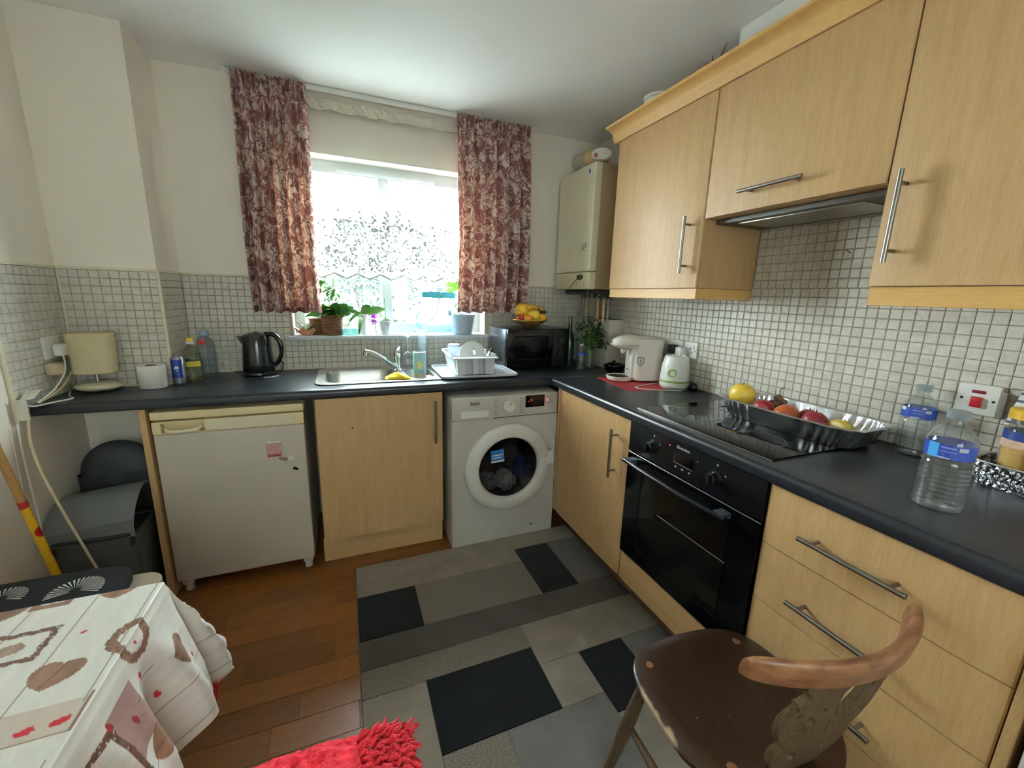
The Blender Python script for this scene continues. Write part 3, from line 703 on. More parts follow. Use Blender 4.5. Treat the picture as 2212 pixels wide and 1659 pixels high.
# --- boiler on the right wall
o = thing('wall_boiler', 'cream wall hung gas boiler in the corner', 'boiler', (0, -.045, 1.403), RZ)
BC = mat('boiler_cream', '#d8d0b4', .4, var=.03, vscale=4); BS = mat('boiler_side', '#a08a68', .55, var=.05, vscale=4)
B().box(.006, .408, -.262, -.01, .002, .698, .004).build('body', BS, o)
B().box(.0, .414, -.313, -.262, .104, .700, .012, 4).build('front_cover', BC, o)
cp = B().box(.0, .414, -.313, -.262, .0, .102, .010, 4).build('control_panel', mat('boiler_panel', '#c8bf9c', .4), o)
b = B(); b.tube([(.19+.19*(i/12), -.3137, .006+.078*math.sin(PI/2*i/12)) for i in range(11)], .0022, 6); b.build('panel_curve', mat('panel_dark', '#4a4436', .5), cp)
B().lathe([(0, -.3165), (.028, -.3165), (.032, -.312)], 24, (.315, .072), ex=1.15, ey=.55, axis='y').build('display', MATS['panel_dark'], cp)
for x in (.27, .31, .352): B().lathe([(.012, -.313), (.011, -.318), (0, -.318)], 16, (x, .035), axis='y').build('dial', mat('dial_cream', '#d6cfb4', .4), cp)
q = obj('badge', shape_mesh([circle(.357, .655, .020, 24)], .0004), WHITE, o); xform(q, (0, -.3134, 0), (PI/2, 0, 0))
b = B(); b.prism([(.357, .672), (.347, .657), (.352, .647), (.362, .647), (.368, .658)], -.3146, -.3139, 'y'); b.build('flame_logo', mat('logo_blue', '#3a5580', .4), q if False else o)
b = B()
for k in range(4): b.box(.315, .345, -.3138, -.3128, .235+k*.009, .239+k*.009)
b.box(.35, .353, -.3138, -.3128, .235, .265); b.box(.358, .366, -.3138, -.3128, .24, .27); b.box(.31, .37, -.3138, -.3128, .222, .2245)
stuff(b.build('printed_text', mat('print_grey', '#6b675c', .5), o, smooth=False))
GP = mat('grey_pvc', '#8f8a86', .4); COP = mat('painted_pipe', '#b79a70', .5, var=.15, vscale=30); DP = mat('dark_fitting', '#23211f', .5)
for k, (x, yy) in enumerate(((.08, -.13), (.15, -.15), (.21, -.12), (.27, -.14), (.34, -.11), (.38, -.17))):
    p = B().cyl((x, yy, -.20), (x, yy, .005), .0075 if k != 3 else .011, n=12).build('pipe', COP if k % 2 else GP, o); B().cyl((x, yy, -.05), (x, yy, -.02), .016, n=10).build('valve_nut', DP, p)
b = B(); b.tube(spline([(.30, -.25, .002), (.33, -.25, -.05), (.37, -.25, -.06), (.40, -.22, -.03)], 6), .003, 6); b.build('sensor_wire', GP, o)
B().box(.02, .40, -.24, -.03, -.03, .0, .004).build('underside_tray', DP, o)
fl = thing('flue_pipe', 'white curved flue elbow on top of the boiler', 'flue', (-.16, -.15, 2.105))
B().tube(spline([(0, 0, 0), (0, 0, .05), (0, .02, .09), (0, .06, .11), (0, .14, .115)], 6), .048, 18).build('elbow', mat('flue_white', '#c9c0b6', .45), fl); B().lathe([(.05, .0), (.056, .0), (.056, .018), (.05, .018)], 20).build('collar', MATS['flue_white'], fl)
o = thing('round_loaf_tin', 'beige rounded tin standing on top of the boiler', 'tin', (-.225, -.315, 2.1055)); B().ball((0, 0, .056), .078, (1, 1, .74), 3).build('tin_body', mat('beige_tin', '#c0a375', .5, var=.06), o); B().lathe([(0, 0), (.04, 0), (.045, .008), (0, .01)], 20).build('foot_ring', MATS['beige_tin'], o)
o = thing('gas_alarm', 'small white carbon monoxide alarm leaning on top of the boiler', 'alarm', (-.270, -.445, 2.110)); o.rotation_euler = (0, 0, -.6)
B().lathe([(0, -.012), (.040, -.012), (.046, -.004), (.046, .010), (.040, .014), (0, .014)], 28, (0, .034), ex=1.25, ey=.72, axis='y').build('case', mat('alarm_white', '#d6cfca', .4), o); B().lathe([(0, -.016), (.011, -.016), (.012, -.011)], 16, (-.032, .026), axis='y').build('test_button', mat('alarm_red', '#a04838', .5), o)
for k in range(3): B().box(.010+k*.009, .013+k*.009, -.0132, -.0115, .030, .033).build('speaker_hole', DARK, o, smooth=False)
pb = thing('pipe_boxing', 'white boxed in pipe cover below the boiler pipes', 'boxing', (-.058, -.235, WT))
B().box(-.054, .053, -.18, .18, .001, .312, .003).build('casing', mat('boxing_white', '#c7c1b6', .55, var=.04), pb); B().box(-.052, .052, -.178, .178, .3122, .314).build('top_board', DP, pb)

# --- microwave
o = thing('microwave', 'black and steel microwave oven at the corner of the worktop', 'microwave', (-.556, -.16, WT), .07)
B().box(-.218, .218, -.128, .128, .014, .248, .005).build('body', mat('mw_body', '#1b1c20', .3, .3), o)
B().box(-.2195, -.217, -.12, .12, .02, .243, .001).build('side_panel', mat('mw_side', '#6d6f74', .28, .8), o)
d = B().box(-.218, .10, -.150, -.129, .014, .248, .006).build('microwave_door', BLACKG, o); B().box(-.17, .06, -.1512, -.1498, .06, .205, .006).build('door_window', thin_glass('mw_glass', '#33363a', .05, 1.0, .3, '#10141a'), d)
c_ = B().box(.102, .218, -.150, -.129, .014, .248, .006).build('control_panel', BLACK, o)
for z in (.17, .09): k = B().lathe([(.022, -.15), (.021, -.162), (0, -.163)], 20, (.16, z), axis='y').build('knob', mat('mw_knob', '#2a2c30', .3), c_)
b = B()
for k in range(6):
    for j in range(5): b.box(-.2206, -.2192, -.10+k*.014, -.091+k*.014, .05+j*.012, .055+j*.012)
stuff(b.build('vent_slots', DARK, o, smooth=False))
for sx in (-.19, .19):
    for sy in (-.10, .10): B().cyl((sx, sy, 0), (sx, sy, .015), .014, n=10).build('foot', BLACK, o)
MZ = WT + .2485
# --- fruit bowl on it
fc = Vector((-.555, -.185, MZ))
o = thing('glass_fruit_bowl', 'patterned glass bowl of fruit on the microwave', 'bowl', fc)
B().lathe([(0, .001), (.035, .001), (.045, .008), (.085, .03), (.112, .046), (.114, .049), (.108, .047), (.08, .035), (.04, .014), (0, .010)], 36).build('bowl_glass', mat('amber_glass', '#8a6a3a', .12, var=.5, vscale=35), o)
B().lathe([(.112, .047), (.116, .048), (.115, .051), (.110, .050)], 36).build('gilt_rim', mat('gilt', '#c09a48', .3, .7), o)
def fruit(name, label, c, r, col, sc=(1, 1, 1), group=None, dim=.0, stem=True, cat=None, bumpy=0., var=.12, rot=None):
    t_ = thing(name, label, cat or name.split('_')[-1], Vector(c) - Vector((0, 0, r*sc[2])), 0, group)
    def f(d): return 1 - dim*math.exp(-((d.x**2+d.y**2)/.06))*(1 if d.z > 0 else .6) + bumpy*noise.noise(d*2.2+Vector((c[0]*9, 0, 0)))
    ob = B().ball((0, 0, r*sc[2]), r, sc, 4, f).build('flesh', mat('skin_'+col[0], col[1], .38, var=var, vscale=28, bump=.03, bscale=160), t_)
    if stem: B().tube([(0, 0, r*sc[2]*1.8), (.002, 0, r*sc[2]*2+.006)], .0018, 6).build('stem', mat('stalk', '#4f3b22', .8), t_)
    if rot: t_.rotation_euler = rot
    return t_
YL = ('yellow', '#d9a92a'); OR = ('orange', '#d98a24'); RD = ('red', '#9c2f24')
g = 'fruit in the bowl on the microwave'
fruit('yellow_melon', 'large yellow fruit at the back of the bowl', fc+Vector((-.045, .02, .105)), .048, YL, (1.1, 1, 1), g, .05, False, 'fruit')
fruit('yellow_apple', 'round yellow apple at the front of the bowl', fc+Vector((.005, -.045, .078)), .040, ('yellow_b', '#ddb33a'), (1, 1, .95), g, .12, True, 'apple')
fruit('red_apple', 'small red apple at the left of the bowl', fc+Vector((-.085, -.035, .062)), .026, RD, (1, 1, .9), g, .12, True, 'apple')
fruit('orange', 'orange low at the front left of the bowl', fc+Vector((-.045, -.065, .060)), .027, OR, (1, 1, .95), g, 0, False, 'orange', var=.06)
fruit('yellow_lemon', 'yellow fruit at the right of the bowl', fc+Vector((.062, -.040, .062)), .028, YL, (1.15, 1, .95), g, 0, False, 'lemon')
fruit('dark_plum', 'dark plum at the upper right of the bowl', fc+Vector((.085, .0, .097)), .019, ('plum', '#4a1f24'), (1.1, 1, 1), g, 0, True, 'plum')
def banana(label, base, yaw, tilt, L, r, col, group=None):
    t_ = thing('banana', label, 'banana', base, yaw, group); pts = []; rs = []
    for i in range(15):
        s_ = i/14; a = (s_-.5)*1.5; pts.append((L*math.sin(a)/1.36, tilt*(1-math.cos(a))*.35*0, (math.cos(a)-math.cos(.75))*L*.45 + r)); rs.append(r*max(.22, math.sin(PI*min(1, max(0, .06+s_*.9)))**.45))
    B().tube(pts, rs, 10).build('peel', mat('banana_'+col[0], col[1], .45, var=.25, vscale=45), t_)
    e = Vector(pts[-1]); B().tube([e, e + Vector((.012, 0, -.014))], [.004, .003], 6).build('stem', mat('banana_tip', '#4a3518', .7), t_); return t_
banana('spotted banana on top of the bowl', fc+Vector((-.005, -.040, .107)), .1, 0, .075, .015, ('a', '#cf9d2c'), g)
banana('browning banana at the right of the bowl', fc+Vector((.05, -.02, .096)), -.5, 0, .07, .014, ('b', '#a8782a'), g)

# --- coffee machine (faces left, towards the window)
o = thing('coffee_machine', 'white capsule coffee machine on the red mat', 'coffee machine', (-.165, -.775, WT+.002), -.28)
CM = mat('coffee_white', '#e4ddd2', .3, var=.02)
b = B(); b.grid(lambda u, v: Vector(((.0 if False else 0) + .045 + .085*math.copysign(abs(math.cos(2*PI*u))**.55, math.cos(2*PI*u)), .074*math.copysign(abs(math.sin(2*PI*u))**.55, math.sin(2*PI*u)), .010 + .222*v))*1.0, 40, 8, True)
bm = b.bm; b.lathe([(0, .244), (.045, .241), (.066, .231)], 40, (.045, 0), ex=1.28, ey=1.12); b.build('body', CM, o)
b = B(); b.ball((-.050, 0, .205), 1, (.105, .066, .046), 4, f=lambda d: 1 if d.z > -.2 else 1-.25*(-d.z-.2)); b.build('head', CM, o)
B().lathe([(.100, .196), (.1035, .199), (.100, .202)], 36, (-.050, 0), ex=1.0, ey=.64).build('head_seam', mat('seam_grey', '#8d877c', .5), o)
B().lathe([(.016, .185), (.014, .165), (.009, .15), (.006, .148)], 18, (-.085, 0)).build('spout', CM, o)
B().box(-.05, -.02, -.045, .045, .02, .19, .008).build('front_panel', CM, o)
tr = B().lathe([(0, .004), (.066, .004), (.072, .016), (.072, .026), (.064, .026), (.060, .018), (0, .018)], 36, (-.095, 0), ex=1.0, ey=.95).build('drip_tray', CM, o)
B().lathe([(0, .0225), (.061, .0225), (.061, .019)], 36, (-.095, 0), ex=1, ey=.95).build('drip_grid', BLACK, tr)
q = obj('shield_badge', shape_mesh([[(0, -.026), (.018, -.012), (.02, .02), (0, .026), (-.02, .02), (-.018, -.012)], [(0, -.022), (.015, -.010), (.017, .017), (0, .022), (-.017, .017), (-.015, -.010)]], .0008), mat('badge_dark', '#5b5348', .5), o); xform(q, (-.012, -.0765, .115), (PI/2, 0, 0))
b = B(); b.box(-.018, -.006, -.0772, -.0758, .105, .108); b.box(-.018, -.006, -.0772, -.0758, .118, .121); b.box(-.0135, -.0105, -.0772, -.0758, .105, .13); b.build('badge_print', MATS['badge_dark'], o, smooth=False)
for k in range(3): B().lathe([(0, -.156), (.004, -.156), (.0045, -.150)], 10, (-.012+k*.012, .212), axis='x').build('button', MATS['badge_dark'], o)
B().tube(spline([(-.0505, -.02, .058), (-.052, 0, .063), (-.0505, .02, .058)], 5), .0018, 6).build('smile_line', MATS['badge_dark'], o)
# --- red mat with cable
tag(B().box(-.16, .15, -.18, .16, 0, .0018).xf(Matrix.Translation((-.20, -.835, WT)) @ Matrix.Rotation(-.12, 4, 'Z')).build('red_mat', mat('red_mat', '#9c1a26', .6, var=.08), smooth=False), 'thin red mat under the coffee machine', 'mat')
tag(B().tube(spline([(-.06, -.86, WT+.0045), (-.16, -.90, WT+.0045), (-.25, -.92, WT+.0045), (-.30, -.95, WT+.0045), (-.27, -1.0, WT+.003), (-.20, -1.04, WT+.003), (-.12, -1.075, WT+.003)], 8), .0025, 7).build('power_cable', CORDW), 'white cable lying across the red mat', 'cable')
# --- small blender base
o = thing('blender_base', 'white tapered blender base with a green ring', 'blender', (-.092, -.99, WT))
B().lathe([(0, .012), (.070, .012), (.073, .02), (.0725, .05), (.067, .12), (.058, .158), (.052, .167), (.044, .168), (.042, .150), (0, .148)], 36).build('housing', mat('blender_white', '#dfe0d8', .3), o)
GR = mat('lime_green', '#7f9a38', .4)
B().lathe([(.0735, .036), (.0742, .038), (.0742, .043), (.0732, .045)], 36).build('green_ring', GR, o); B().lathe([(0, 0), (.066, 0), (.069, .012), (0, .012)], 30).build('grey_foot', GP, o)
q = obj('speed_dial', shape_mesh([circle(0, 0, .021, 28), circle(0, 0, .014, 28)], .002), GR, o); q.matrix_local = Matrix.Rotation(-.95, 4, 'Z') @ Matrix.Translation((0, -.0705, .085)) @ Matrix.Rotation(PI/2-.09, 4, 'X')
tag(B().ball((-.052, -1.082, WT+.020), .020, (1, 1.1, 1), 3).tube(spline([(-.052, -1.082, WT+.03), (-.03, -1.05, WT+.035), (-.02, -1.03, WT+.012)], 5), .003, 6).build('black_plug', BLACK), 'loose black plug beside the blender base', 'plug')
# --- sockets
def socket(label, y, w_, z, name='wall_socket', x=0.0, rz=RZ, n=1, cat='socket'):
    o = thing(name, label, cat, (x, y, z), rz); B().box(-w_/2, w_/2, -.018, -.006, -.043, .043, .005, 3).build('plate', WHITE, o)
    for k in range(n):
        cx = (k-(n-1)/2)*.07
        b = B(); b.box(cx-.003, cx+.003, -.0186, -.0175, .004, .014); b.box(cx-.012, cx-.006, -.0186, -.0175, -.012, -.008); b.box(cx+.006, cx+.012, -.0186, -.0175, -.012, -.008); stuff(b.build('pin_holes', DARK, o, smooth=False))
        B().box(cx+.016, cx+.024, -.021, -.017, .012, .028, .001).build('switch', WHITE, o)
    return o
socket('white double wall socket behind the coffee machine', -.872, .146, 1.104, n=2)
o = socket('white single wall socket right of the coffee machine plugs', -1.0, .086, 1.104)
for x in (-.032, .032): B().lathe([(0, -.0188), (.003, -.0188), (.003, -.017)], 10, (x, 0), axis='y').build('screw', DARK, o)
def plug(label, loc, rz, m, cable, name='plug', dp=.042):
    o = thing(name, label, 'plug', loc, rz); B().box(-.024, .024, -dp, -.001, -.024, .024, .012, 3).build('plug_body', m, o); B().tube(spline(cable, 6), .003, 6).build('flex', m, o); return o
plug('round black plug in the double socket', (-.019, -.902, 1.10), RZ, BLACK, [(0, -.03, -.02), (0, -.035, -.06), (-.02, -.03, -.12), (-.03, -.03, -.18)])
plug('white plug in the right half of the double socket', (-.0185, -.958, 1.094), RZ, WHITE, [(0, -.03, -.02), (0, -.035, -.06), (.0, -.02, -.10)])
# --- cooker isolator switch
o = socket('white cooker isolator plate with a red switch', -2.053, .086, 1.104, 'isolator_switch', n=0, cat='switch')
B().box(-.0115, .0115, -.026, -.017, -.022, .008, .002).build('red_rocker', RED, o); B().box(-.014, .014, -.0195, -.017, .017, .026, .002).build('neon_lens', mat('dark_red', '#6e0f1c', .3), o)
for x in (-.032, .032): B().lathe([(0, -.0188), (.0035, -.0188), (.0035, -.017)], 10, (x, 0), axis='y').build('screw', DARK, o)
B().box(.043, .055, -.02, -.004, -.04, .03, .002).build('shaded_box_side', mat('box_shadow', '#8b8478', .6), o)  # box side darker than the plate, shade put into its colour
tag(B().prism([(-1.655, 1.533), (-1.643, 1.541), (-1.632, 1.5495), (-1.638, 1.540), (-1.646, 1.534), (-1.64, 1.531), (-1.65, 1.532)], -.0072, -.0064, 'x').build('feather_sticker', mat('sticker_dark', '#4a4742', .6), smooth=False), 'tiny dark feather sticker on the tiles above the hob', 'sticker')

# --- herbs, bottle and bowl by the corner
def bottle(name, label, loc, prof, m, cat='bottle', group=None, n=32, ex=1., ey=1., rz=0.):
    o = thing(name, label, cat, loc, rz, group); B().lathe(prof, n, ex=ex, ey=ey).build('bottle_body', m, o); return o
o = thing('herb_bunch', 'dark green parsley bunch standing in a glass by the microwave', 'herbs', (-.205, -.36, WT))
r = random.Random(2); b = B(); st = B()
for k in range(46):
    a, rr_ = r.random()*2*PI, r.uniform(.02, .095); top = Vector((rr_*math.cos(a), rr_*math.sin(a)*.8, r.uniform(.17, .31)))
    st.tube([(top.x*.1, top.y*.1, .02), (top.x*.35, top.y*.35, .14), top], .0013, 5)
    for j in range(9):
        p = top + Vector((r.uniform(-.028, .028), r.uniform(-.028, .028), r.uniform(-.045, .02))); b.leaf(p, (r.uniform(-1, 1), r.uniform(-1, 1), r.uniform(-.4, .8)), r.uniform(.016, .030), r.uniform(.012, .020), n=3)
stuff(b.build('leaves', mat('parsley', '#1f4420', .5, var=.35, vscale=30), o, recalc=False)); stuff(st.build('stalks', mat('parsley_stalk', '#5f7a34', .5), o))
B().lathe([(0, .003), (.034, .003), (.038, .12), (.036, .12), (.032, .008), (0, .008)], 28).build('glass', CLEAR, o)
pr = [(0, .002), (.026, .002), (.028, .008), (.027, .02), (.028, .03), (.027, .04), (.028, .05), (.027, .062), (.028, .085), (.026, .10), (.016, .125), (.011, .135), (.011, .15), (0, .15)]
o = bottle('water_bottle', 'small clear bottle with blue label between microwave and herbs', (-.285, -.385, WT), pr, CLEAR)
B().lathe([(.0286, .088), (.0283, .106)], 28).build('bottle_label', mat('label_blue', '#2c4fa8', .4), o); B().lathe([(.0125, .148), (.0125, .160), (0, .160)], 16).build('cap', WHITE, o)
o = bottle('green_bottle', 'slim dark green bottle behind the corner of the microwave', (-.300, -.255, WT), [(0, .001), (.03, .001), (.032, .01), (.032, .17), (.025, .20), (.012, .235), (.012, .318), (0, .318)], mat('green_glass', '#12382c', .15)); B().lathe([(.0135, .30), (.0135, .322), (0, .322)], 16).build('cap', mat('green_cap', '#1d5a3e', .4), o)
o = thing('black_bowl', 'glossy black dish left of the coffee machine', 'dish', (-.150, -.555, WT)); B().lathe([(0, .002), (.04, .002), (.05, .012), (.066, .045), (.068, .050), (.063, .048), (.045, .015), (0, .010)], 32).build('dish', BLACKG, o); B().ball((0, 0, .045), .045, (1.2, 1.2, .55), 3).build('lid', BLACKG, o); B().cyl((-.005, 0, .066), (-.005, 0, .078), .009, .012, 14).build('knob', BLACK, o)
# --- foil roasting tray with fruit, beside/over the hob
FOIL = NT('aluminium_foil'); FOIL.base(lin('#c9cacb')); FOIL.p.inputs['Metallic'].default_value = 1; FOIL.p.inputs['Roughness'].default_value = .27
FOIL.bump(FOIL.noise(FOIL.coord(), 55, 4, .6, .5), .35, .004); FOIL = FOIL.m
def foil_tray(name, label, loc, rz, L, W_, H_, flare, ripple, nr, rim=.012):
    o = thing(name, label, 'tray', loc, rz)
    def sup(a, x, y, p=.42): return Vector((x*math.copysign(abs(math.cos(a))**p, math.cos(a)), y*math.copysign(abs(math.sin(a))**p, math.sin(a)), 0))
    def wall(u, v):
        a = 2*PI*u; s = v; base = sup(a, L/2-flare, W_/2-flare); top = sup(a, L/2, W_/2)
        p = base.lerp(top, s); nrm = Vector((p.x/L, p.y/W_, 0)).normalized(); k = ripple*math.sin(u*nr*2*PI)*math.sin(PI*min(1, v*1.05))
        return p + nrm*k + Vector((0, 0, .0012 + H_*v))
    b = B(); b.grid(wall, nr*8, 8, True); b.build('tray_wall', FOIL, o, angle=80)
    b = B(); b.grid(lambda u, v: sup(2*PI*u, (L/2-flare)*v, (W_/2-flare)*v) + Vector((0, 0, .0014 + .0008*math.sin(u*40)*v)), 96, 3, True); b.build('tray_base', FOIL, o)
    b = B(); b.grid(lambda u, v: sup(2*PI*u, L/2+rim*v, W_/2+rim*v) + Vector((0, 0, H_+.001 + (.004*math.sin(PI*v)) + .001*math.sin(u*90))), 128, 4, True); b.build('rim', mat('foil_rim', '#e4e5e6', .38, 1.), o)
    return o
TB = Vector((-.175, -1.665, WT+.0065)); TRZ = -PI/2 + .02
foil_tray('foil_tray', 'large foil roasting tray of fruit standing on the hob', TB, TRZ, .485, .235, .068, .026, .0050, 40, .014)
def intray(a, c, z): return TB + Matrix.Rotation(TRZ, 3, 'Z') @ Vector((a, c, 0)) + Vector((0, 0, z))
g = 'fruit in the foil tray'
fruit('yellow_quince', 'big yellow fruit at the left end of the foil tray', intray(-.175, -.050, .084), .047, ('quince', '#d8b440'), (1, 1, .95), g, .14, True, 'fruit', .03, .06)
fruit('red_apple', 'red apple beside the grapes in the foil tray', intray(-.085, -.045, .052), .036, ('red_a', '#8e2626'), (1, 1, .9), g, .14, True, 'apple')
fruit('mango', 'orange red mango in the middle of the foil tray', intray(-.005, -.035, .050), .037, ('mango', '#b0532c'), (1.35, 1, .92), g, 0, False, 'mango', .05, .25)
fruit('kiwi_fruit', 'brown kiwi in front of the mango in the foil tray', intray(.055, -.058, .030), .025, ('kiwi', '#6e5a38'), (1.25, 1, 1), g, 0, False, 'kiwi')
fruit('red_apple', 'dark red apple right of the mango in the foil tray', intray(.088, -.030, .050), .038, ('red_b', '#84202a'), (1, 1, .9), g, .14, True, 'apple')
fruit('red_apple', 'small bright red apple at the front of the foil tray', intray(.125, -.050, .034), .029, ('red_c', '#a02a2e'), (1, 1, .9), g, .14, True, 'apple')
fruit('red_nectarine', 'red nectarine behind the mango in the foil tray', intray(.03, .035, .040), .033, ('red_d', '#8a3030'), (1, 1, .95), g, .1, True, 'nectarine')
banana('ripe spotted banana at the right end of the foil tray', intray(.170, -.030, .030), TRZ-.25, 0, .085, .019, ('c', '#b79a3e'), g)
banana('second banana beneath at the right end of the foil tray', intray(.165, .0, .012), TRZ-.1, 0, .08, .017, ('d', '#a98a38'), g)
gp = thing('grape_bunch', 'small bunch of brownish grapes behind the yellow fruit', 'grapes', intray(-.085, .035, .004)); r = random.Random(8)
gm = mat('grape_skin', '#6f5138', .3, var=.3, vscale=40)
b = B(); b.ball((0, 0, 0), .011, (1, 1, 1.1), 2); bmesh.ops.recalc_face_normals(b.bm, faces=b.bm.faces); gme = bpy.data.meshes.new('grape'); b.bm.to_mesh(gme); b.bm.free(); gme.materials.append(gm)
for p_ in gme.polygons: p_.use_smooth = True
for k in range(44):
    q = obj('grape', gme, None, gp); a = r.random()*2*PI; h = r.random(); q.location = (r.uniform(0, .05)*(1.2-h)*math.cos(a), r.uniform(0, .05)*(1.2-h)*math.sin(a), .012+.072*h); q.rotation_euler = (r.random()*3, r.random()*3, 0)
B().tube(spline([(0, 0, .07), (.003, .0, .095), (-.004, -.004, .113), (.008, -.010, .125)], 5), .0018, 6).build('stem', MATS['stalk'], gp)

# --- water bottles on the right worktop
def big_bottle(label, loc, h, r_, rz=0.):
    k = h/.19
    prof = [(0, .006), (r_*.55, .004), (r_*.8, .001), (r_*.96, .004), (r_, .014)]
    z = .016
    for i in range(9): prof += [(r_*.985, z), (r_*.955, z+.0045), (r_*.985, z+.009)]; z += .0105*k
    prof += [(r_*.93, z+.004), (r_*.955, z+.010), (r_*.955, z+.046*k), (r_*.93, z+.050*k), (r_*.80, z+.064*k), (r_*.55, z+.078*k), (r_*.36, z+.086*k), (r_*.345, z+.094*k), (r_*.40, z+.095*k), (r_*.40, z+.099*k), (r_*.335, z+.100*k), (r_*.33, z+.106*k)]
    o = thing('water_bottle', label, 'bottle', loc, rz); B().lathe(prof, 44).build('bottle_body', CLEAR, o)
    def arc(a0, a1, z0, z1, m, nm, rr_=.962):
        b = B(); b.grid(lambda u, v: Vector((r_*rr_*math.cos(a0+(a1-a0)*u), r_*rr_*math.sin(a0+(a1-a0)*u), z0+(z1-z0)*v)), 24, 1); return b.build(nm, m, o)
    lz0, lz1 = z+.012, z+.044*k
    arc(0, 2*PI, lz0, lz1, mat('label_royal', '#2a46a0', .4), 'bottle_label')
    a0 = math.atan2(CAM_POS.y-loc[1], CAM_POS.x-loc[0]) - rz
    arc(a0-.9, a0-.42, lz0, lz1, mat('label_sky', '#3f9ad8', .4), 'label_panel', .966) if h > .185 else arc(a0-1.2, a0-.8, lz1-.010, lz1, WHITE, 'label_panel', .966)
    arc(a0+.35, a0+.72, lz1-.012, lz1-.003, mat('label_grey', '#b9bcc8', .4, var=.2, vscale=200), 'label_patch', .968)
    arc(a0-.35, a0+.25, lz1-.008, lz1-.005, mat('label_pale', '#8d98cc', .4), 'label_print', .968); arc(a0-.35, a0+.3, lz1-.016, lz1-.0145, MATS['label_pale'], 'label_print', .968); arc(a0-.4, a0+.1, lz0+.001, lz0+.004, MATS['label_grey'], 'label_print', .968)
    zt = z+.106*k; B().lathe([(r_*.345, zt-.008), (r_*.43, zt-.008), (r_*.44, zt), (r_*.43, zt+.009), (0, zt+.009)], 24).build('cap', thin_glass('frosted_cap', '#dfe6e8', .2, 1., .45, '#c9d2d6'), o)
    return o
big_bottle('clear water bottle with a blue label at the worktop front', (-.425, -2.168, WT), .19, .043)
big_bottle('clear water bottle standing against the tiles behind the foil tray', (-.050, -1.950, WT), .18, .042)

# --- embossed foil basket with jar, bag and snacks at the right edge
fb = thing('foil_basket', 'embossed foil basket holding food at the right edge', 'basket', (-.095, -2.262, WT), -PI/2)
def sup2(a, x, y, p=.3): return Vector((x*math.copysign(abs(math.cos(a))**p, math.cos(a)), y*math.copysign(abs(math.sin(a))**p, math.sin(a)), 0))
fbm = NT('embossed_foil'); fbm.base(lin('#b9babc')); fbm.p.inputs['Metallic'].default_value = 1; fbm.p.inputs['Roughness'].default_value = .22
wv = fbm.add('TexWave'); wv.inputs['Scale'].default_value = 26; wv.inputs['Distortion'].default_value = 6; wv.inputs['Detail'].default_value = 2; wv.inputs['Detail Scale'].default_value = 2
fbm.link(fbm.coord(), wv.inputs['Vector']); fbm.bump(wv.outputs['Fac'], .9, .006); fbm = fbm.m
b = B(); b.grid(lambda u, v: sup2(2*PI*u, .135+.012*v+.0022*math.sin(u*260+v*14), .060+.012*v+.0022*math.sin(u*260+v*14)) + Vector((0, 0, .001+.062*v)), 260, 14, True); b.build('basket_wall', fbm, fb, angle=60)
b = B(); b.grid(lambda u, v: sup2(2*PI*u, .135*v, .06*v) + Vector((0, 0, .0015)), 60, 2, True); b.build('basket_base', FOIL, fb)
B().tube([sup2(2*PI*k/60, .149, .074) + Vector((0, 0, .063)) for k in range(60)], .0026, 6, closed=True).build('rim', MATS['foil_rim'], fb)
j = thing('honey_jar', 'glass jar of yellow powder with a yellow lid in the foil basket', 'jar', (-.078, -2.178, WT+.018))
B().lathe([(0, .001), (.038, .001), (.041, .01), (.041, .125), (.036, .138), (.033, .142), (.033, .16), (0, .16)], 32).build('jar_glass', thin_glass('jar_glass', '#f2efe4', .05, 1., .10), j)
B().lathe([(0, .006), (.037, .006), (.037, .105), (0, .11)], 28).build('contents', mat('mustard_powder', '#d4ab58', .7, var=.15, vscale=60), j); B().lathe([(.0418, .105), (.0418, .128)], 32).build('jar_label', mat('jar_blue', '#2b3c7c', .4, var=.15), j)
B().lathe([(.0415, .085), (.0415, .105)], 32).build('paper_band', mat('jar_pink', '#c9a58a', .5, var=.2, vscale=50), j); B().lathe([(.034, .146), (.035, .156)], 28).build('foil_seal', STEEL, j)
B().lathe([(.040, .158), (.041, .158), (.041, .180), (.038, .183), (0, .183)], 32).build('lid', mat('yellow_lid', '#d0a41e', .4), j)
pg = thing('paper_bag', 'crumpled brown paper bag leaning in the foil basket', 'bag', (-.112, -2.262, WT+.004)); PB = mat('kraft_paper', '#a8804e', .55, var=.12, vscale=30, bump=.3, bscale=40)
b = B(); b.ball((0, 0, .085), 1, (.045, .062, .085), 4, f=lambda d: (1 - .35*max(0, d.z)) + .10*noise.noise(d*3)); b.build('bag_body', PB, pg); b = B(); b.grid(lambda u, v: Vector((.012*math.sin(u*9), -.045+.09*u, .150+.035*v+.006*math.sin(u*14))), 16, 3); b.build('folded_top', PB, pg)
for k, (dx, dy) in enumerate(((-.045, .07), (-.05, .045), (-.04, .095))): sn = tag(B().ball((-.10+dx, -2.27+dy, WT+.052), .016, (1.1, 1, .5), 2, f=lambda d: 1+.3*noise.noise(d*3+Vector((k*4, 0, 0)))).build('snack_piece', mat('fried_snack', '#8d5f2c', .6, var=.3, vscale=60)), ('brown fried snack at the front of the foil basket', 'brown fried snack in the middle of the foil basket edge', 'brown fried snack under the jar in the foil basket')[k], 'snack', 'snacks in the foil basket')
t = NT('striped_towel'); co = t.coord(); wv = t.add('TexWave'); wv.inputs['Scale'].default_value = 16; wv.bands_direction = 'Z'; t.link(co, wv.inputs[0]); t.base(t.ramp(wv.outputs['Fac'], [(.70, lin('#d8d8d6')), (.78, lin('#5a6478'))])); t.p.inputs['Roughness'].default_value = .9; t.bump(t.noise(co, 300, 2), .2, .001)
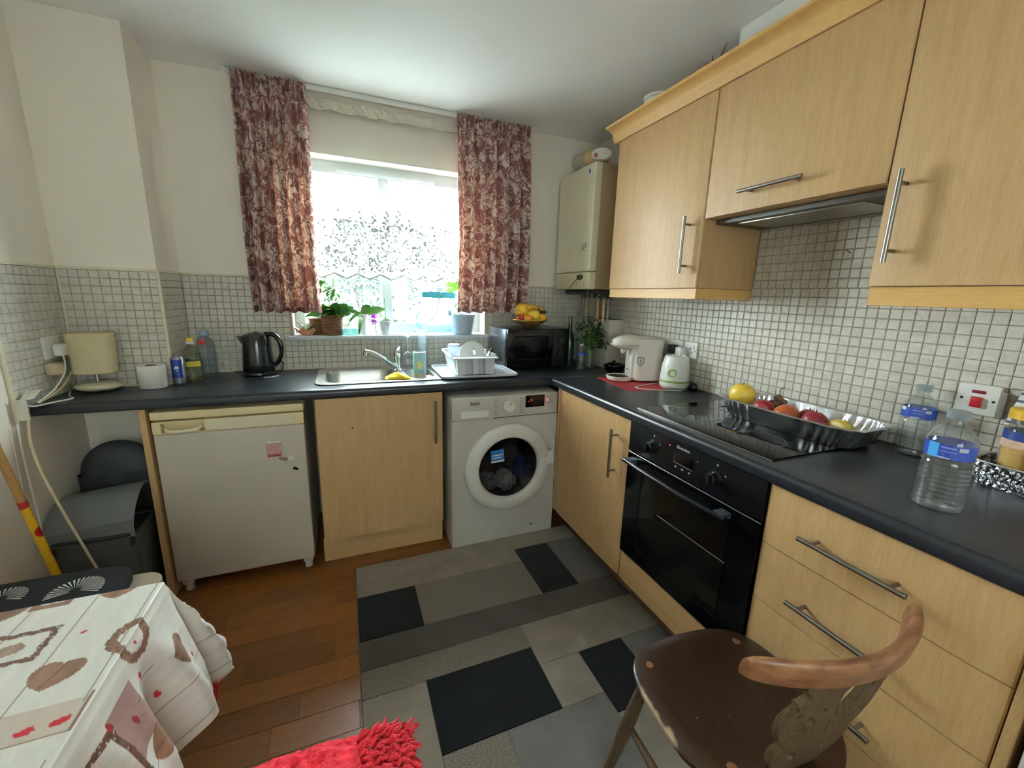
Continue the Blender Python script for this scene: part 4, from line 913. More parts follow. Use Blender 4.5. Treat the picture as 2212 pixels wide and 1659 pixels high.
tw = thing('tea_towel', 'white tea towel with dark stripes hanging at the right edge', 'towel', (-.035, -2.178, 1.055)); b = B(); b.grid(lambda u, v: Vector((-.012*math.sin(u*7+v*2)-.01, .055-.16*u-.02*v, .10*v+.012*math.sin(u*5))), 24, 14); b.build('cloth', t.m, tw); B().cyl((.0, -.02, .095), (.030, -.02, .10), .006, n=10).build('peg', STEEL, tw)

# ================================================================ SINK SIDE
SK = thing('kitchen_sink', 'stainless steel one and a half bowl sink below the window', 'sink', (-1.33, -.28, WT))
dk = shape_mesh([rrect(-.475, .475, -.222, .222, .05), rrect(-.435, -.085, -.185, .155, .07), rrect(-.028, .115, -.160, .10, .05)], .0012)
q = obj('deck', dk, STEEL, SK); q.location = (0, 0, .0035)
b = B(); b.tube([Vector((x, y, .0035)) for x, y in rrect(-.475, .475, -.222, .222, .05)], .0035, 8, closed=True); b.build('rolled_edge', STEEL, SK)
def bowl(x0, x1, y0, y1, r_, depth, nm):
    n_ = 28; rings = []
    for k, (ins, z) in enumerate(((0, .004), (.004, -.004), (.010, -depth*.5), (.018, -depth*.85), (.035, -depth*.98), (.08 if x1-x0 > .2 else .05, -depth))):
        rings.append([(x, y, z) for x, y in rrect(x0+ins, x1-ins, y0+ins, y1-ins, max(.012, r_-ins*.6), 6)])
    b = B(); V = [[b.bm.verts.new(p) for p in rg] for rg in rings]
    for A, C_ in zip(V, V[1:]):
        for i in range(len(A)): b.bm.faces.new((A[i], A[(i+1) % len(A)], C_[(i+1) % len(A)], C_[i]))
    b.bm.faces.new(V[-1]); return b.build(nm, STEEL, SK, angle=60)
bo = bowl(-.435, -.085, -.185, .155, .07, .16, 'main_bowl'); B().lathe([(0, -.158), (.035, -.158), (.04, -.1595)], 24, (-.26, -.02)).build('drain', CHROME, bo)
bowl(-.028, .115, -.160, .10, .05, .10, 'half_bowl')
tp = thing('mixer_tap', 'chrome lever mixer tap with a long swivel spout', 'tap', (-1.388, -.205, WT+.005))
B().lathe([(0, 0), (.026, 0), (.026, .008), (.020, .012), (.019, .075), (.021, .078), (.021, .105), (.017, .112), (0, .114)], 28).build('tap_body', CHROME, tp)
B().tube(spline([(-.005, -.012, .030), (-.05, -.035, .055), (-.10, -.06, .090), (-.145, -.085, .118), (-.18, -.105, .128)], 6), [.0125]*12 + [.0115]*13, 14).build('spout', CHROME, tp); B().lathe([(0, .108), (.011, .108), (.012, .126), (0, .128)], 16, (-.178, -.104)).build('aerator', CHROME, tp)
B().tube([(0, 0, .110), (.010, .028, .118), (.016, .05, .124)], [.010, .008, .007], 10).build('lever', CHROME, tp)
# cloth, glassware round the tap
yc = B(); yc.grid(lambda u, v: Vector((-1.478+.125*u, -.47+.075*v+.012*math.sin(u*6), WT+.008+.022*math.sin(PI*u)**.6*math.sin(PI*v)**.5+.007*math.sin(u*11+v*5)*math.sin(PI*u)*math.sin(PI*v))), 28, 16)
tag(yc.build('yellow_cloth', mat('yellow_cloth', '#d2b61e', .9, var=.12, vscale=50, bump=.2, bscale=200)), 'crumpled yellow cloth on the sink edge', 'cloth')
gw = thing('wine_glass', 'upturned wine glass drying beside the tap', 'wine glass', (-1.318, -.115, WT+.005)); B().lathe([(.032, 0), (.040, .035), (.040, .06), (.026, .085), (.006, .098), (.0045, .105), (.0045, .17), (.01, .185), (.036, .196), (.036, .198)], 32).build('glass_bowl', thin_glass('glassware', '#f2f7f8', .03, 2.2, .06), gw); B().lathe([(0, .1985), (.036, .1985)], 32).build('glass_foot', MATS['glassware'], gw)
gt = thing('tall_tumbler', 'tall clear glass vase behind the detergent tub', 'glass', (-1.235, -.125, WT+.005)); B().lathe([(0, .004), (.028, .004), (.031, .225), (.033, .228), (.0315, .228), (.0265, .01), (0, .010)], 28).build('glass_wall', MATS['glassware'], gt)
B().lathe([(.0316, .222), (.0345, .228), (.0316, .231)], 28).build('rim', MATS['glassware'], gt)
td = thing('detergent_tub', 'pale blue plastic tub with a yellow flower by the sink', 'tub', (-1.285, -.335, WT-.055)); B().lathe([(0, 0), (.032, 0), (.034, .004), (.036, .175), (.034, .180), (.028, .180), (.028, .176), (0, .176)], 28).build('tub_body', mat('tub_blue', '#9cc8d2', .35, var=.1, vscale=30), td); B().lathe([(.0345, .01), (.0352, .07)], 28).build('pale_band', mat('tub_pale', '#d8ddc8', .4, var=.15, vscale=60), td)
q = obj('printed_flower', shape_mesh([[(.014*(1+.35*math.cos(5*a))*math.cos(a), .020*(1+.35*math.cos(5*a))*math.sin(a)) for a in [2*PI*k/40 for k in range(40)]]], .0004), mat('tub_flower', '#e0cf86', .5), td); xform(q, (-.004, -.0362, .115), (PI/2, 0, -.05))
B().lathe([(.029, .1785), (.034, .1795), (.0345, .184), (.029, .185)], 28).build('rim', WHITE, td)
sc_ = thing('sink_sponge', 'small dark scourer in the half bowl', 'sponge', (-1.235, -.33, WT-.095)); B().box(-.02, .02, -.03, .03, .001, .06, .006).build('sponge', mat('scourer', '#2f2f33', .9, bump=.4, bscale=200), sc_); B().box(-.021, .021, -.031, .031, .06, .085, .004).build('pad', mat('sponge_pale', '#c8c6b8', .9, bump=.4, bscale=150), sc_)
# dish tray and rack
WP = mat('rack_white', '#d8dde2', .32)
dt = thing('drip_tray', 'white plastic drainer tray under the dish rack', 'tray', (-.972, -.335, WT+.006), -.03)
b = B(); b.grid(lambda u, v: Vector((0, 0, 0)), 1, 1) if False else None
q = obj('tray_floor', shape_mesh([rrect(-.215, .20, -.19, .185, .03)], .0015), WP, dt); q.location = (0, 0, .003)
B().tube([Vector((x, y, .010)) for x, y in rrect(-.218, .203, -.193, .188, .032)], .006, 8, closed=True).build('tray_rim', WP, dt)
for k in range(9): B().box(-.195+k*.047, -.187+k*.047, -.165, .16, .0045, .008, .001, 1).build('rib', WP, dt)
dr = thing('dish_rack', 'white plastic dish rack with cutlery cups', 'dish rack', (-1.015, -.365, WT+.018), -.05)
def shell(rings, nm, par, m, close=True):
    b = B(); V = [[b.bm.verts.new(p) for p in rg] for rg in rings]
    for A, C_ in zip(V, V[1:]):
        for i in range(len(A)): b.bm.faces.new((A[i], A[(i+1) % len(A)], C_[(i+1) % len(A)], C_[i]))
    if close: b.bm.faces.new(V[0])
    return b.build(nm, m, par, angle=50)
def rg(x0, x1, y0, y1, r_, z, ins=0): return [(x, y, z) for x, y in rrect(x0+ins, x1-ins, y0+ins, y1-ins, max(.004, r_-ins), 5)]
shell([rg(-.118, .118, -.150, .165, .03, .002, .022), rg(-.118, .118, -.150, .165, .03, .03, .018), rg(-.118, .118, -.150, .165, .03, .105), rg(-.118, .118, -.150, .165, .03, .108, -.010), rg(-.118, .118, -.150, .165, .03, .100, -.012)], 'tub', dr, WP)
for k, (x0, x1) in enumerate(((-.105, -.045), (-.022, .020), (.045, .105))):
    shell([rg(x0, x1, -.190, -.148, .012, .012, .007), rg(x0, x1, -.190, -.148, .012, .095, 0), rg(x0, x1, -.190, -.148, .012, .097, -.002)], 'cutlery_cup', dr, WP)
B().box(-.12, .12, -.196, -.148, .094, .102, .004).build('front_ledge', WP, dr)
def plate(label, c, r_, rx, rz_):
    o = thing('dinner_plate', label, 'plate', c, 0, 'plates in the rack'); o.rotation_euler = (rx, 0, rz_)
    B().lathe([(0, .002), (r_*.55, .002), (r_*.62, .006), (r_, .014), (r_, .017), (r_*.6, .010), (0, .006)], 40).build('dish', WHITE, o); B().lathe([(r_*.45, .0), (r_*.5, -.003), (r_*.54, .001)], 36).build('foot_ring', WHITE, o); return o
plate('white plate leaning at the front of the dish rack', (-1.005, -.40, WT+.108), .080, PI/2-.25, .1)
plate('white plate second in the dish rack', (-1.0, -.37, WT+.104), .078, PI/2-.25, .1)
cu = thing('clear_cup', 'upturned clear plastic cup at the back of the rack', 'cup', (-1.075, -.275, WT+.095)); B().lathe([(.038, 0), (.036, .06), (.034, .064), (0, .064)], 28).build('cup_wall', thin_glass('cup_plastic', '#e9eef4', .08, 1., .3, '#d8dce8'), cu); B().lathe([(.022, .0655), (.03, .0665), (.033, .0655)], 24).build('cup_base', WHITE, cu)
for k, (nm, lb, x, y, lean, kind) in enumerate((('dinner_knife', 'knife standing in the left part of the rack', -.985, -.455, -.25, 0), ('table_spoon', 'steel spoon standing in the dish rack', -.965, -.455, .22, 1), ('table_fork', 'steel fork leaning right in the dish rack', -.945, -.45, .35, 2), ('tea_spoon', 'small spoon at the right in the dish rack', -.925, -.45, .10, 1))):
    o = thing(nm, lb, nm.split('_')[1], (x, y, WT+.035), 0, 'cutlery in the rack'); o.rotation_euler = (.1, lean, .2*k)
    B().box(-.004, .004, -.001, .001, 0, .09, .0008, 1).build('shaft', STEEL, o)
    if kind == 0: B().box(-.007, .007, -.0006, .0006, .09, .125, .0004, 1).build('blade', CHROME, o)
    elif kind == 1: B().ball((0, 0, .108), .02, (.7, .2, 1), 2).build('spoon_bowl', CHROME, o)
    else:
        for s in (-1, 0, 1): B().box(s*.006-.0015, s*.006+.0015, -.0008, .0008, .092, .128, .0004, 1).build('tine', CHROME, o)
        B().box(-.008, .008, -.001, .001, .082, .094, .0006, 1).build('fork_head', CHROME, o)

# ================================================================ LEFT WORKTOP END
kt = thing('electric_kettle', 'black cordless kettle with a water gauge', 'kettle', (-2.090, -.115, WT))
B().lathe([(0, .018), (.070, .018), (.0735, .024), (.072, .06), (.066, .15), (.062, .195), (.056, .210), (.030, .219), (0, .221)], 40).build('kettle_body', mat('kettle_black', '#0d0f13', .14), kt); B().lathe([(0, 0), (.076, 0), (.080, .006), (.078, .016), (0, .017)], 36).build('power_base', BLACK, kt)
b = B(); b.prism([(-.056, .205), (-.085, .203), (-.066, .165), (-.058, .165)], -.016, .016, 'y'); b.build('spout', MATS['kettle_black'], kt)
b = B(); b.tube(spline([(.040, -.01, .212), (.085, -.014, .208), (.112, -.018, .165), (.112, -.018, .11), (.092, -.014, .065), (.062, -.01, .050)], 7), [.0125]*18 + [.0105]*18, 12); b.build('handle', MATS['kettle_black'], kt)
q = obj('water_gauge', shape_mesh([rrect(-.0105, .0105, .058, .180, .0104)], .0015), mat('gauge_grey', '#84888a', .3), kt); q.matrix_local = Matrix.Rotation(-.17, 4, 'Z') @ Matrix.Translation((-.016, -.0675, 0)) @ Matrix.Rotation(PI/2-.07, 4, 'X')
for k in range(5): m_ = B().box(-.004, .004, -.0002, .0008, 0, .002).build('gauge_mark', BLACK, kt, smooth=False); m_.matrix_local = Matrix.Rotation(-.17, 4, 'Z') @ Matrix.Translation((-.016, -.0745+k*.0016, .085+k*.018))
B().lathe([(0, .224), (.012, .224), (.014, .219)], 16).build('lid_button', BLACK, kt)
tag(B().tube(spline([(-2.02, -.10, WT+.006), (-1.99, -.075, WT+.012), (-1.985, -.05, WT+.045), (-2.0, -.04, WT+.05), (-2.03, -.03, WT+.02), (-2.10, -.028, WT+.004), (-2.22, -.04, WT+.004)], 8), .003, 7).build('kettle_flex', BLACK), 'black kettle flex looping behind its base', 'cable')
tag(B().tube(spline([(-2.055, -.225, WT+.0025), (-2.02, -.228, WT+.0025), (-1.99, -.20, WT+.003)], 5), .0022, 6).build('white_straw', WHITE), 'short white stick lying in front of the kettle', 'stick')
lp = thing('table_lamp', 'cream table lamp with a fabric shade on the worktop end', 'lamp', (-2.638, -.372, WT))
B().ball((0, 0, .022), 1, (.078, .060, .0215), 4).build('lamp_base', mat('lamp_cream', '#cfc7a8', .3, var=.03), lp); B().cyl((0, 0, .04), (0, 0, .10), .007, n=14).build('stem', CHROME, lp)
b = B(); b.grid(lambda u, v: Vector(((.068+.006*v)*math.copysign(abs(math.cos(2*PI*u))**.75, math.cos(2*PI*u)), (.055+.004*v)*math.copysign(abs(math.sin(2*PI*u))**.75, math.sin(2*PI*u)), .082+.165*v)), 48, 8, True)
SHD = mat('shade_fabric', '#c6b892', .85, var=.05, vscale=60, bump=.2, bscale=240); b.build('lamp_shade', SHD, lp)
for z_, k_ in ((.082, 0), (.247, 1)): B().tube([Vector(((.068+.006*k_)*math.copysign(abs(math.cos(2*PI*i/40))**.75, math.cos(2*PI*i/40)), (.055+.004*k_)*math.copysign(abs(math.sin(2*PI*i/40))**.75, math.sin(2*PI*i/40)), z_)) for i in range(40)], .002, 6, closed=True).build('shade_wire', SHD, lp)
B().cyl((0, 0, .10), (0, 0, .13), .014, n=14).build('bulb_holder', WHITE, lp); B().ball((0, 0, .155), .026, sub=3).build('bulb', WHITE, lp)
tr_ = thing('toilet_roll', 'white toilet roll standing on the worktop end', 'toilet roll', (-2.462, -.345, WT)); RP = mat('tissue', '#dedad2', .95, var=.04, vscale=30, bump=.25, bscale=90)
B().lathe([(.021, .001), (.049, .001), (.051, .004), (.051, .097), (.049, .10), (.021, .10), (.021, .001)], 36).build('paper', RP, tr_); B().lathe([(.0205, .0), (.0205, .1), (.0195, .1), (.0195, 0)], 24).build('core', mat('card_core', '#6b5a48', .9), tr_)
B().box(.0505, .052, -.045, -.02, .004, .098, .0004, 1).build('loose_sheet', RP, tr_)
ca = thing('drink_can', 'slim blue and silver drink can beside the toilet roll', 'can', (-2.378, -.305, WT)); SIL = mat('can_silver', '#9a9ca2', .3, .8)
B().lathe([(0, .002), (.021, .002), (.0255, .008), (.0262, .012), (.0262, .120), (.021, .130), (.0215, .133), (.0195, .133), (.0195, .130), (0, .130)], 32).build('can_body', SIL, ca)
CB = mat('can_blue', '#1c3580', .3, .3)
def canarc(a0, a1, z0, z1, m, nm, rr_=.02635):
    b = B(); b.grid(lambda u, v: Vector((rr_*math.cos(a0+(a1-a0)*u), rr_*math.sin(a0+(a1-a0)*u), z0+(z1-z0)*v)), 12, 1); return b.build(nm, m, ca)
canarc(-2.35, -.75, .034, .118, CB, 'blue_panel'); canarc(.8, 2.4, .034, .118, CB, 'blue_panel')
q = obj('bull_emblem', shape_mesh([[(-.009, 0), (-.004, .008), (.004, .009), (.010, .004), (.008, -.002), (.010, -.010), (.005, -.004), (-.003, -.003), (-.007, -.009)]], .0003), mat('emblem_pale', '#d5d3d8', .4), ca); q.matrix_local = Matrix.Translation((.0008, -.0267, .080)) @ Matrix.Rotation(PI/2, 4, 'X')
q = obj('bull_emblem', shape_mesh([circle(.0, 0, .0035, 16)], .0003), MATS['emblem_pale'], ca); q.matrix_local = Matrix.Translation((.0008, -.0267, .068)) @ Matrix.Rotation(PI/2, 4, 'X')
ob = thing('oil_bottle', 'clear cooking oil bottle with a yellow cap', 'bottle', (-2.345, -.225, WT)); OG = thin_glass('oil_plastic', '#f0f0dc', .05, 1.0, .10, '#d8d8bc')
B().lathe([(0, .002), (.036, .002), (.039, .01), (.039, .10), (.037, .125), (.022, .158), (.0145, .172), (.0145, .19), (0, .19)], 32, ex=1.05, ey=.85).build('bottle_body', OG, ob); B().lathe([(.0172, .178), (.0172, .192), (0, .192)], 20).build('cap_ring', WHITE, ob); B().lathe([(.0150, .192), (.0140, .207), (0, .207)], 20).build('cap', mat('cap_yellow', '#d8c020', .4), ob)
def lab(a0, a1, z0, z1, m, nm):
    b = B(); b.grid(lambda u, v: Vector((.0395*1.05*math.cos(a0+(a1-a0)*u), .0395*.85*math.sin(a0+(a1-a0)*u), z0+(z1-z0)*v)), 14, 1); b.build(nm, m, ob)
lab(-2.3, -.5, .072, .098, mat('label_olive', '#c9b83a', .5), 'bottle_label'); lab(-2.3, -.5, .098, .112, mat('label_green', '#2e4428', .5), 'label_band')
ob = thing('juice_bottle', 'clear bottle with a pale blue cap and red tab behind the oil', 'bottle', (-2.315, -.115, WT)); B().lathe([(0, .002), (.040, .002), (.044, .012), (.042, .05), (.044, .09), (.042, .15), (.028, .19), (.016, .205), (.016, .212), (0, .212)], 32).build('bottle_body', thin_glass('juice_plastic', '#eaf1f5', .06, 1.1, .10, '#cfdde6'), ob); B().lathe([(.020, .208), (.020, .228), (.018, .231), (0, .231)], 20).build('cap', mat('cap_paleblue', '#8fa0b4', .4), ob)
B().box(-.018, .012, -.037, -.034, .165, .188, .002).build('red_tab', RED, ob)
# sockets, plugs and cords at the left
o = thing('wall_socket', 'white double socket on the left wall behind the lamp', 'socket', (XL, -.408, 1.105), PI/2); B().box(-.073, .073, -.020, -.006, -.043, .043, .006, 3).build('plate', WHITE, o); B().box(.0, .008, -.023, -.019, .018, .034, .001).build('switch', WHITE, o)
plug('white plug in the left wall socket', (XL+.021, -.432, 1.095), PI/2, WHITE, [(0, -.02, -.02), (0, -.022, -.05), (-.03, -.028, -.09), (-.10, -.024, -.14), (-.19, -.018, -.168)], dp=.034)
plug('cream plug next to the lamp shade in the left socket', (XL+.021, -.372, 1.10), PI/2, mat('aged_plug', '#c9b183', .5), [(0, -.018, -.02), (.0, -.020, -.06), (-.04, -.026, -.10), (-.12, -.022, -.15), (-.24, -.016, -.178)], dp=.030)
plug('small charger block under the left socket plugs', (XL+.006, -.47, 1.025), PI/2, mat('charger_beige', '#b9a688', .5), [(0, -.02, -.01), (.02, -.02, -.03), (.05, -.02, -.02)])
tk = thing('cable_trunking', 'curled white plastic cable cover at the end of the worktop', 'cable cover', (XL+.012, -.66, .86)); b = B()
b.grid(lambda u, v: Vector((.004+.016*math.sin(PI*u), -.035+.055*u, .02+.075*v-.01*u)), 10, 4); b.grid(lambda u, v: Vector((.010+.016*math.sin(PI*u), .0+.05*u+.05*v, .085+.025*v)), 10, 4); b.build('cover', mat('trunk_white', '#c9c2b0', .5, var=.05), tk)
B().tube([(0, 0, .03), (.004, -.01, .07), (.01, .03, .11)], .008, 8).build('conduit', MATS['trunk_white'], tk)
def cord(label, pts, m, r_=.0033): return tag(B().tube(spline(pts, 8), r_, 7).build('mains_lead', m), label, 'lead')
cord('white lamp flex lying along the worktop to the cable cover', [(-2.72, -.40, WT+.008), (-2.69, -.47, WT+.0045), (-2.66, -.52, WT+.0045), (-2.685, -.57, WT+.0045), (-2.72, -.63, WT+.006), (-2.725, -.655, WT+.03)], CORDW)
cord('cream cord running from the cable cover down to the floor', [(-2.722, -.655, .90), (-2.712, -.69, .80), (-2.680, -.735, .72), (-2.655, -.755, .65), (-2.625, -.758, .52), (-2.59, -.76, .38), (-2.558, -.765, .25), (-2.53, -.79, .10), (-2.48, -.85, .0045)], CORD, .0042)
cord('grey white cord hanging down beside the bins', [(-2.735, -.69, .87), (-2.732, -.70, .78), (-2.731, -.703, .69), (-2.727, -.708, .58), (-2.722, -.715, .50), (-2.722, -.718, .45)], CORDW, .0034)
cord('thin white cord hanging against the left wall', [(-2.739, -.72, .86), (-2.738, -.725, .72), (-2.738, -.73, .58), (-2.738, -.735, .45), (-2.738, -.74, .38)], CORDW, .002)
# bins under the worktop end
BG = mat('bin_grey', '#4e5150', .55, var=.06); BD = mat('bin_dark', '#232526', .6, var=.08); BL = mat('bin_lid', '#6a6d6b', .5, var=.04)
o = thing('waste_bin', 'large dark grey bin with a tilted swing lid under the worktop', 'bin', (-2.600, -.605, 0))
shell([rg(-.125, .135, -.105, .105, .04, .002, .02), rg(-.125, .135, -.105, .105, .04, .40, 0)], 'bin_body', o, BG)
b = B(); b.grid(lambda u, v: Vector((-.126+.262*u, -.105+.21*v, .435+.062*math.sin(PI*v)**.6+.055*v+.035*u-.03*u*(1-v))), 18, 18); b.grid(lambda u, v: Vector((-.126+.262*u, -.106+.002*math.sin(u*3), .385+.052*v+.005*u+.02*u*v)), 12, 3); b.build('swing_lid', BL, o)
b = B(); b.tube([Vector((x, y, .400)) for x, y in rrect(-.127, .137, -.107, .107, .042)], .008, 8, closed=True); b.build('bin_rim', BD, o)
b = B(); b.box(-.115, .125, -.098, .098, .35, .39); b.build('bin_liner', BD, o)
o = thing('round_top_bin', 'dark domed bin behind the swing lid bin', 'bin', (-2.595, -.420, 0))
shell([rg(-.13, .13, -.06, .06, .03, .002, .01), rg(-.13, .13, -.06, .06, .03, .57, 0)], 'bin_body', o, BD); b = B(); b.ball((0, .0, .565), 1, (.132, .062, .135), 4); b.build('dome_lid', mat('bin_dome', '#2f3232', .6, var=.06), o)
# broom leaning on the left wall
br = thing('broom', 'yellow flowered broom handle leaning on the left wall', 'broom', (-2.64, -.79, 0))
pts = [Vector((.002, .0, .12)), Vector((-.086, -.055, .95))]; 
t = NT('flowered_sleeve'); co = t.coord(); vo = t.add('TexVoronoi'); vo.inputs['Scale'].default_value = 17; t.link(co, vo.inputs['Vector']); t.base(t.ramp(vo.outputs['Distance'], [(.0, lin('#a3161c')), (.33, lin('#a3161c')), (.36, lin('#d3a31e'))])); t.p.inputs['Roughness'].default_value = .45
def bp_(s): return pts[0].lerp(pts[1], s)
B().cyl(bp_(0), bp_(.62), .0125, n=16).build('sleeve', t.m, br); B().cyl(bp_(.62), bp_(.86), .0115, n=16).build('shaft', mat('broom_wood', '#9a6f38', .6, var=.1), br); B().cyl(bp_(.86), bp_(1), .0125, n=16).build('grip', t.m, br)
B().box(-.05, .05, -.035, .035, .06, .125, .01).build('broom_head', mat('broom_red', '#a8282c', .5), br)
b = B(); r = random.Random(3)
for k in range(140): x, y = r.uniform(-.048, .048), r.uniform(-.032, .032); b.tube([(x, y, .062), (x*1.2, y*1.15-.002, .002)], .0012, 4)
stuff(b.build('bristles', mat('bristle', '#c8b070', .7), br))
# ================================================================ WINDOW DRESSING
t = NT('floral_curtain'); uv = t.coord('UV')
def contour(vec, scale, wd, dist=0.):
    n_ = t.noise(vec, scale, 1.5, .5, dist); d_ = t.math('ABSOLUTE', t.math('SUBTRACT', n_, .5)); return t.ramp(d_, [(wd, (1, 1, 1)), (wd*1.7, (0, 0, 0))])
vf = t.add('TexVoronoi'); vf.inputs['Scale'].default_value = 8; vf.inputs['Randomness'].default_value = .9; t.link(uv, vf.inputs['Vector'])
c = t.ramp(t.noise(uv, 6, 3), [(.42, lin('#cfc0b4')), (.62, lin('#b8a49c'))])
c = t.mix(t.ramp(t.noise(uv, 13, 3, .6, .8), [(.50, (0, 0, 0)), (.56, (1, 1, 1))]), c, lin('#936c69'))
c = t.mix(contour(uv, 11, .022, 1.2), c, lin('#75504c')); c = t.mix(contour(t.mapping(uv, loc=(3, 1, 0)), 19, .022, .8), c, lin('#815c58'))
pet = t.ramp(t.math('ADD', vf.outputs['Distance'], t.math('MULTIPLY', t.noise(uv, 30, 2), .25)), [(.36, (1, 1, 1)), (.42, (0, 0, 0))])
c = t.mix(pet, c, t.ramp(t.noise(uv, 38, 2, .5, 1.5), [(.44, lin('#85504a')), (.52, lin('#c9b4a2'))]))
df = t.add('BsdfDiffuse'); tl = t.add('BsdfTranslucent'); t.link(c, df.inputs[0]); t.link(t.mix(1.0, c, lin('#ffd8bc'), 'MULTIPLY'), tl.inputs[0])
mx = t.add('MixShader'); mx.inputs[0].default_value = .10; t.link(df.outputs[0], mx.inputs[1]); t.link(tl.outputs[0], mx.inputs[2]); t.link(mx.outputs[0], t.out.inputs[0]); CURT = t.m
def curtain(label, x0, x1, z0, z1, folds, seed):
    o = thing('curtain', label, 'curtain', ((x0+x1)/2, -.085, z0), 0, 'floral curtains at the window'); r = random.Random(seed)
    ph = [r.uniform(0, 6) for _ in range(6)]; W_, Hh = x1-x0, z1-z0; hd = .095/Hh
    def f(u, v):
        top = max(0, min(1, (v-(1-hd*1.25))/(hd*.5)))
        uu = u + .012*math.sin(u*9+ph[0]); low = math.sin(2*PI*folds*uu+ph[1]+.5*math.sin(3*u+ph[2])) + .35*math.sin(2*PI*folds*2.1*uu+ph[3]+v*1.2)
        yl = .048*math.copysign(abs(low/1.35)**.75, low)*(.6+.4*(1-v)); pin = math.sin(2*PI*folds*3.0*u+ph[4])
        yh = .013*math.copysign(abs(pin)**.7, pin)
        y_ = yl*(1-top) + yh*top; nb = math.exp(-((v-(1-hd*1.02))/.012)**2); y_ *= (1-.6*nb)
        xx = x0 + W_*u - (x0+x1)/2 + .010*math.sin(5*v+ph[5])*(1-v) + .004*math.cos(2*PI*folds*u*1.0)*(1-top)
        return Vector((xx, y_, Hh*v + .004*math.sin(2*PI*folds*u+ph[1])*(1-v)))
    b = B(); b.grid(f, 220, 90, uvs=(W_*1.9, Hh)); q = b.build('curtain_cloth', CURT, o, angle=180)
    b = B(); b.grid(lambda u, v: f(u, .0+.022*v) + Vector((0, -.0015, 0)), 220, 2, uvs=(W_*1.9, .03)); b.build('hem', CURT, o, angle=180)
    b = B(); b.grid(lambda u, v: f(u, 1-hd*1.05+.008*v) + Vector((0, -.002, 0)), 220, 1, uvs=(W_*1.9, .01)); b.build('heading_tape', CURT, o, angle=180)
    return o
curtain('red floral curtain hanging left of the window', -2.095, -1.775, 1.235, 2.352, 5.2, 1)
curtain('red floral curtain hanging right of the window, glowing with light', -1.012, -.545, 1.245, 2.352, 6.2, 5)
rl = thing('curtain_rail', 'white curtain rail fixed under the ceiling', 'rail', (-1.32, -.055, 2.335))
B().box(-.80, .80, -.006, .012, .004, .026, .003).build('track', WHITE, rl); B().box(-.80, .80, -.012, -.007, -.002, .010, .002).build('lip', WHITE, rl)
for x in (-.8, .8): B().box(x-.008, x+.008, -.014, .014, -.004, .026, .003).build('end_stop', WHITE, rl)
# net curtain: sheer sheet, lace heading, leaf embroidery
t = NT('sheer_net'); t.n.remove(t.p); tr = t.add('BsdfTransparent'); df = t.add('BsdfDiffuse'); df.inputs[0].default_value = lin('#e8e4d6'); tl = t.add('BsdfTranslucent'); tl.inputs[0].default_value = lin('#b0aea6')
m1 = t.add('MixShader'); m1.inputs[0].default_value = .5; t.link(df.outputs[0], m1.inputs[1]); t.link(tl.outputs[0], m1.inputs[2])
m2 = t.add('MixShader'); m2.inputs[0].default_value = .14; t.link(tr.outputs[0], m2.inputs[1]); t.link(m1.outputs[0], m2.inputs[2]); t.link(m2.outputs[0], t.out.inputs[0]); NET = t.m
t = NT('lace_thread'); t.n.remove(t.p); tr = t.add('BsdfTransparent'); df = t.add('BsdfDiffuse'); df.inputs[0].default_value = lin('#dfe5e4'); tl = t.add('BsdfTranslucent'); tl.inputs[0].default_value = lin('#141818')
m1 = t.add('MixShader'); m1.inputs[0].default_value = .30; t.link(df.outputs[0], m1.inputs[1]); t.link(tl.outputs[0], m1.inputs[2])
m2 = t.add('MixShader'); m2.inputs[0].default_value = .97; t.link(tr.outputs[0], m2.inputs[1]); t.link(m1.outputs[0], m2.inputs[2]); t.link(m2.outputs[0], t.out.inputs[0]); LACE = t.m
NX0, NX1, NZ0, NZ1 = -1.82, -1.0, 1.418, 2.325
nt = thing('net_curtain', 'sheer white net curtain embroidered with leaf sprigs', 'net curtain', (0, -.038, 0))
def ny(x, z): return .010*math.sin(x*31)*(.4+.6*(2.33-z)) + .005*math.sin(x*73+1)
def hemz(x): return NZ0 + .028*abs(((x-NX0)/.062) % 2 - 1)
def nf(u, v): x = NX0+(NX1-NX0)*u; z0 = hemz(x); z = z0+(NZ1-z0)*v; return Vector((x, ny(x, z), z))
b = B(); b.grid(nf, 216, 24); b.build('net_cloth', NET, nt, angle=180)
b = B(); b.grid(lambda u, v: Vector((NX0+(NX1-NX0)*u, ny(NX0+(NX1-NX0)*u, 2.3)-.004+.003*math.sin(u*150+v*6), 2.262+.045*v+.004*math.sin(u*40))), 160, 6); b.build('lace_heading', mat('lace_cream', '#c3b9a8', .9, var=.2, vscale=120), nt, angle=180)
b = B(); b.grid(lambda u, v: (lambda x: Vector((x, ny(x, hemz(x))-.0008, hemz(x)+.010*v)))(NX0+(NX1-NX0)*u), 216, 1); b.build('scalloped_hem', LACE, nt, angle=180)
r = random.Random(12); b = B(); sp = B()
def nleaf(x, z, a, L, wd):
    d = Vector((math.cos(a), 0, math.sin(a))); base = Vector((x, ny(x, z)-.0012, z)); b.leaf(base, d, L, wd, up=(0, 1, 0), droop=0, n=4, fold=0)
x = NX0+.02
while x < NX1-.01:
    top = 1.80+r.uniform(-.02, .015); h = .10
    pts = [(x+.006*math.sin(k*1.1), top-h*(1-k/7)) for k in range(8)]
    sp.tube([Vector((q[0], ny(*q)-.001, q[1])) for q in pts], .0013, 4)
    for k, q in enumerate(pts): nleaf(q[0], q[1], PI/2+(.8 if k % 2 else -.8)+r.uniform(-.2, .2), .021, .0125)
    x += .066
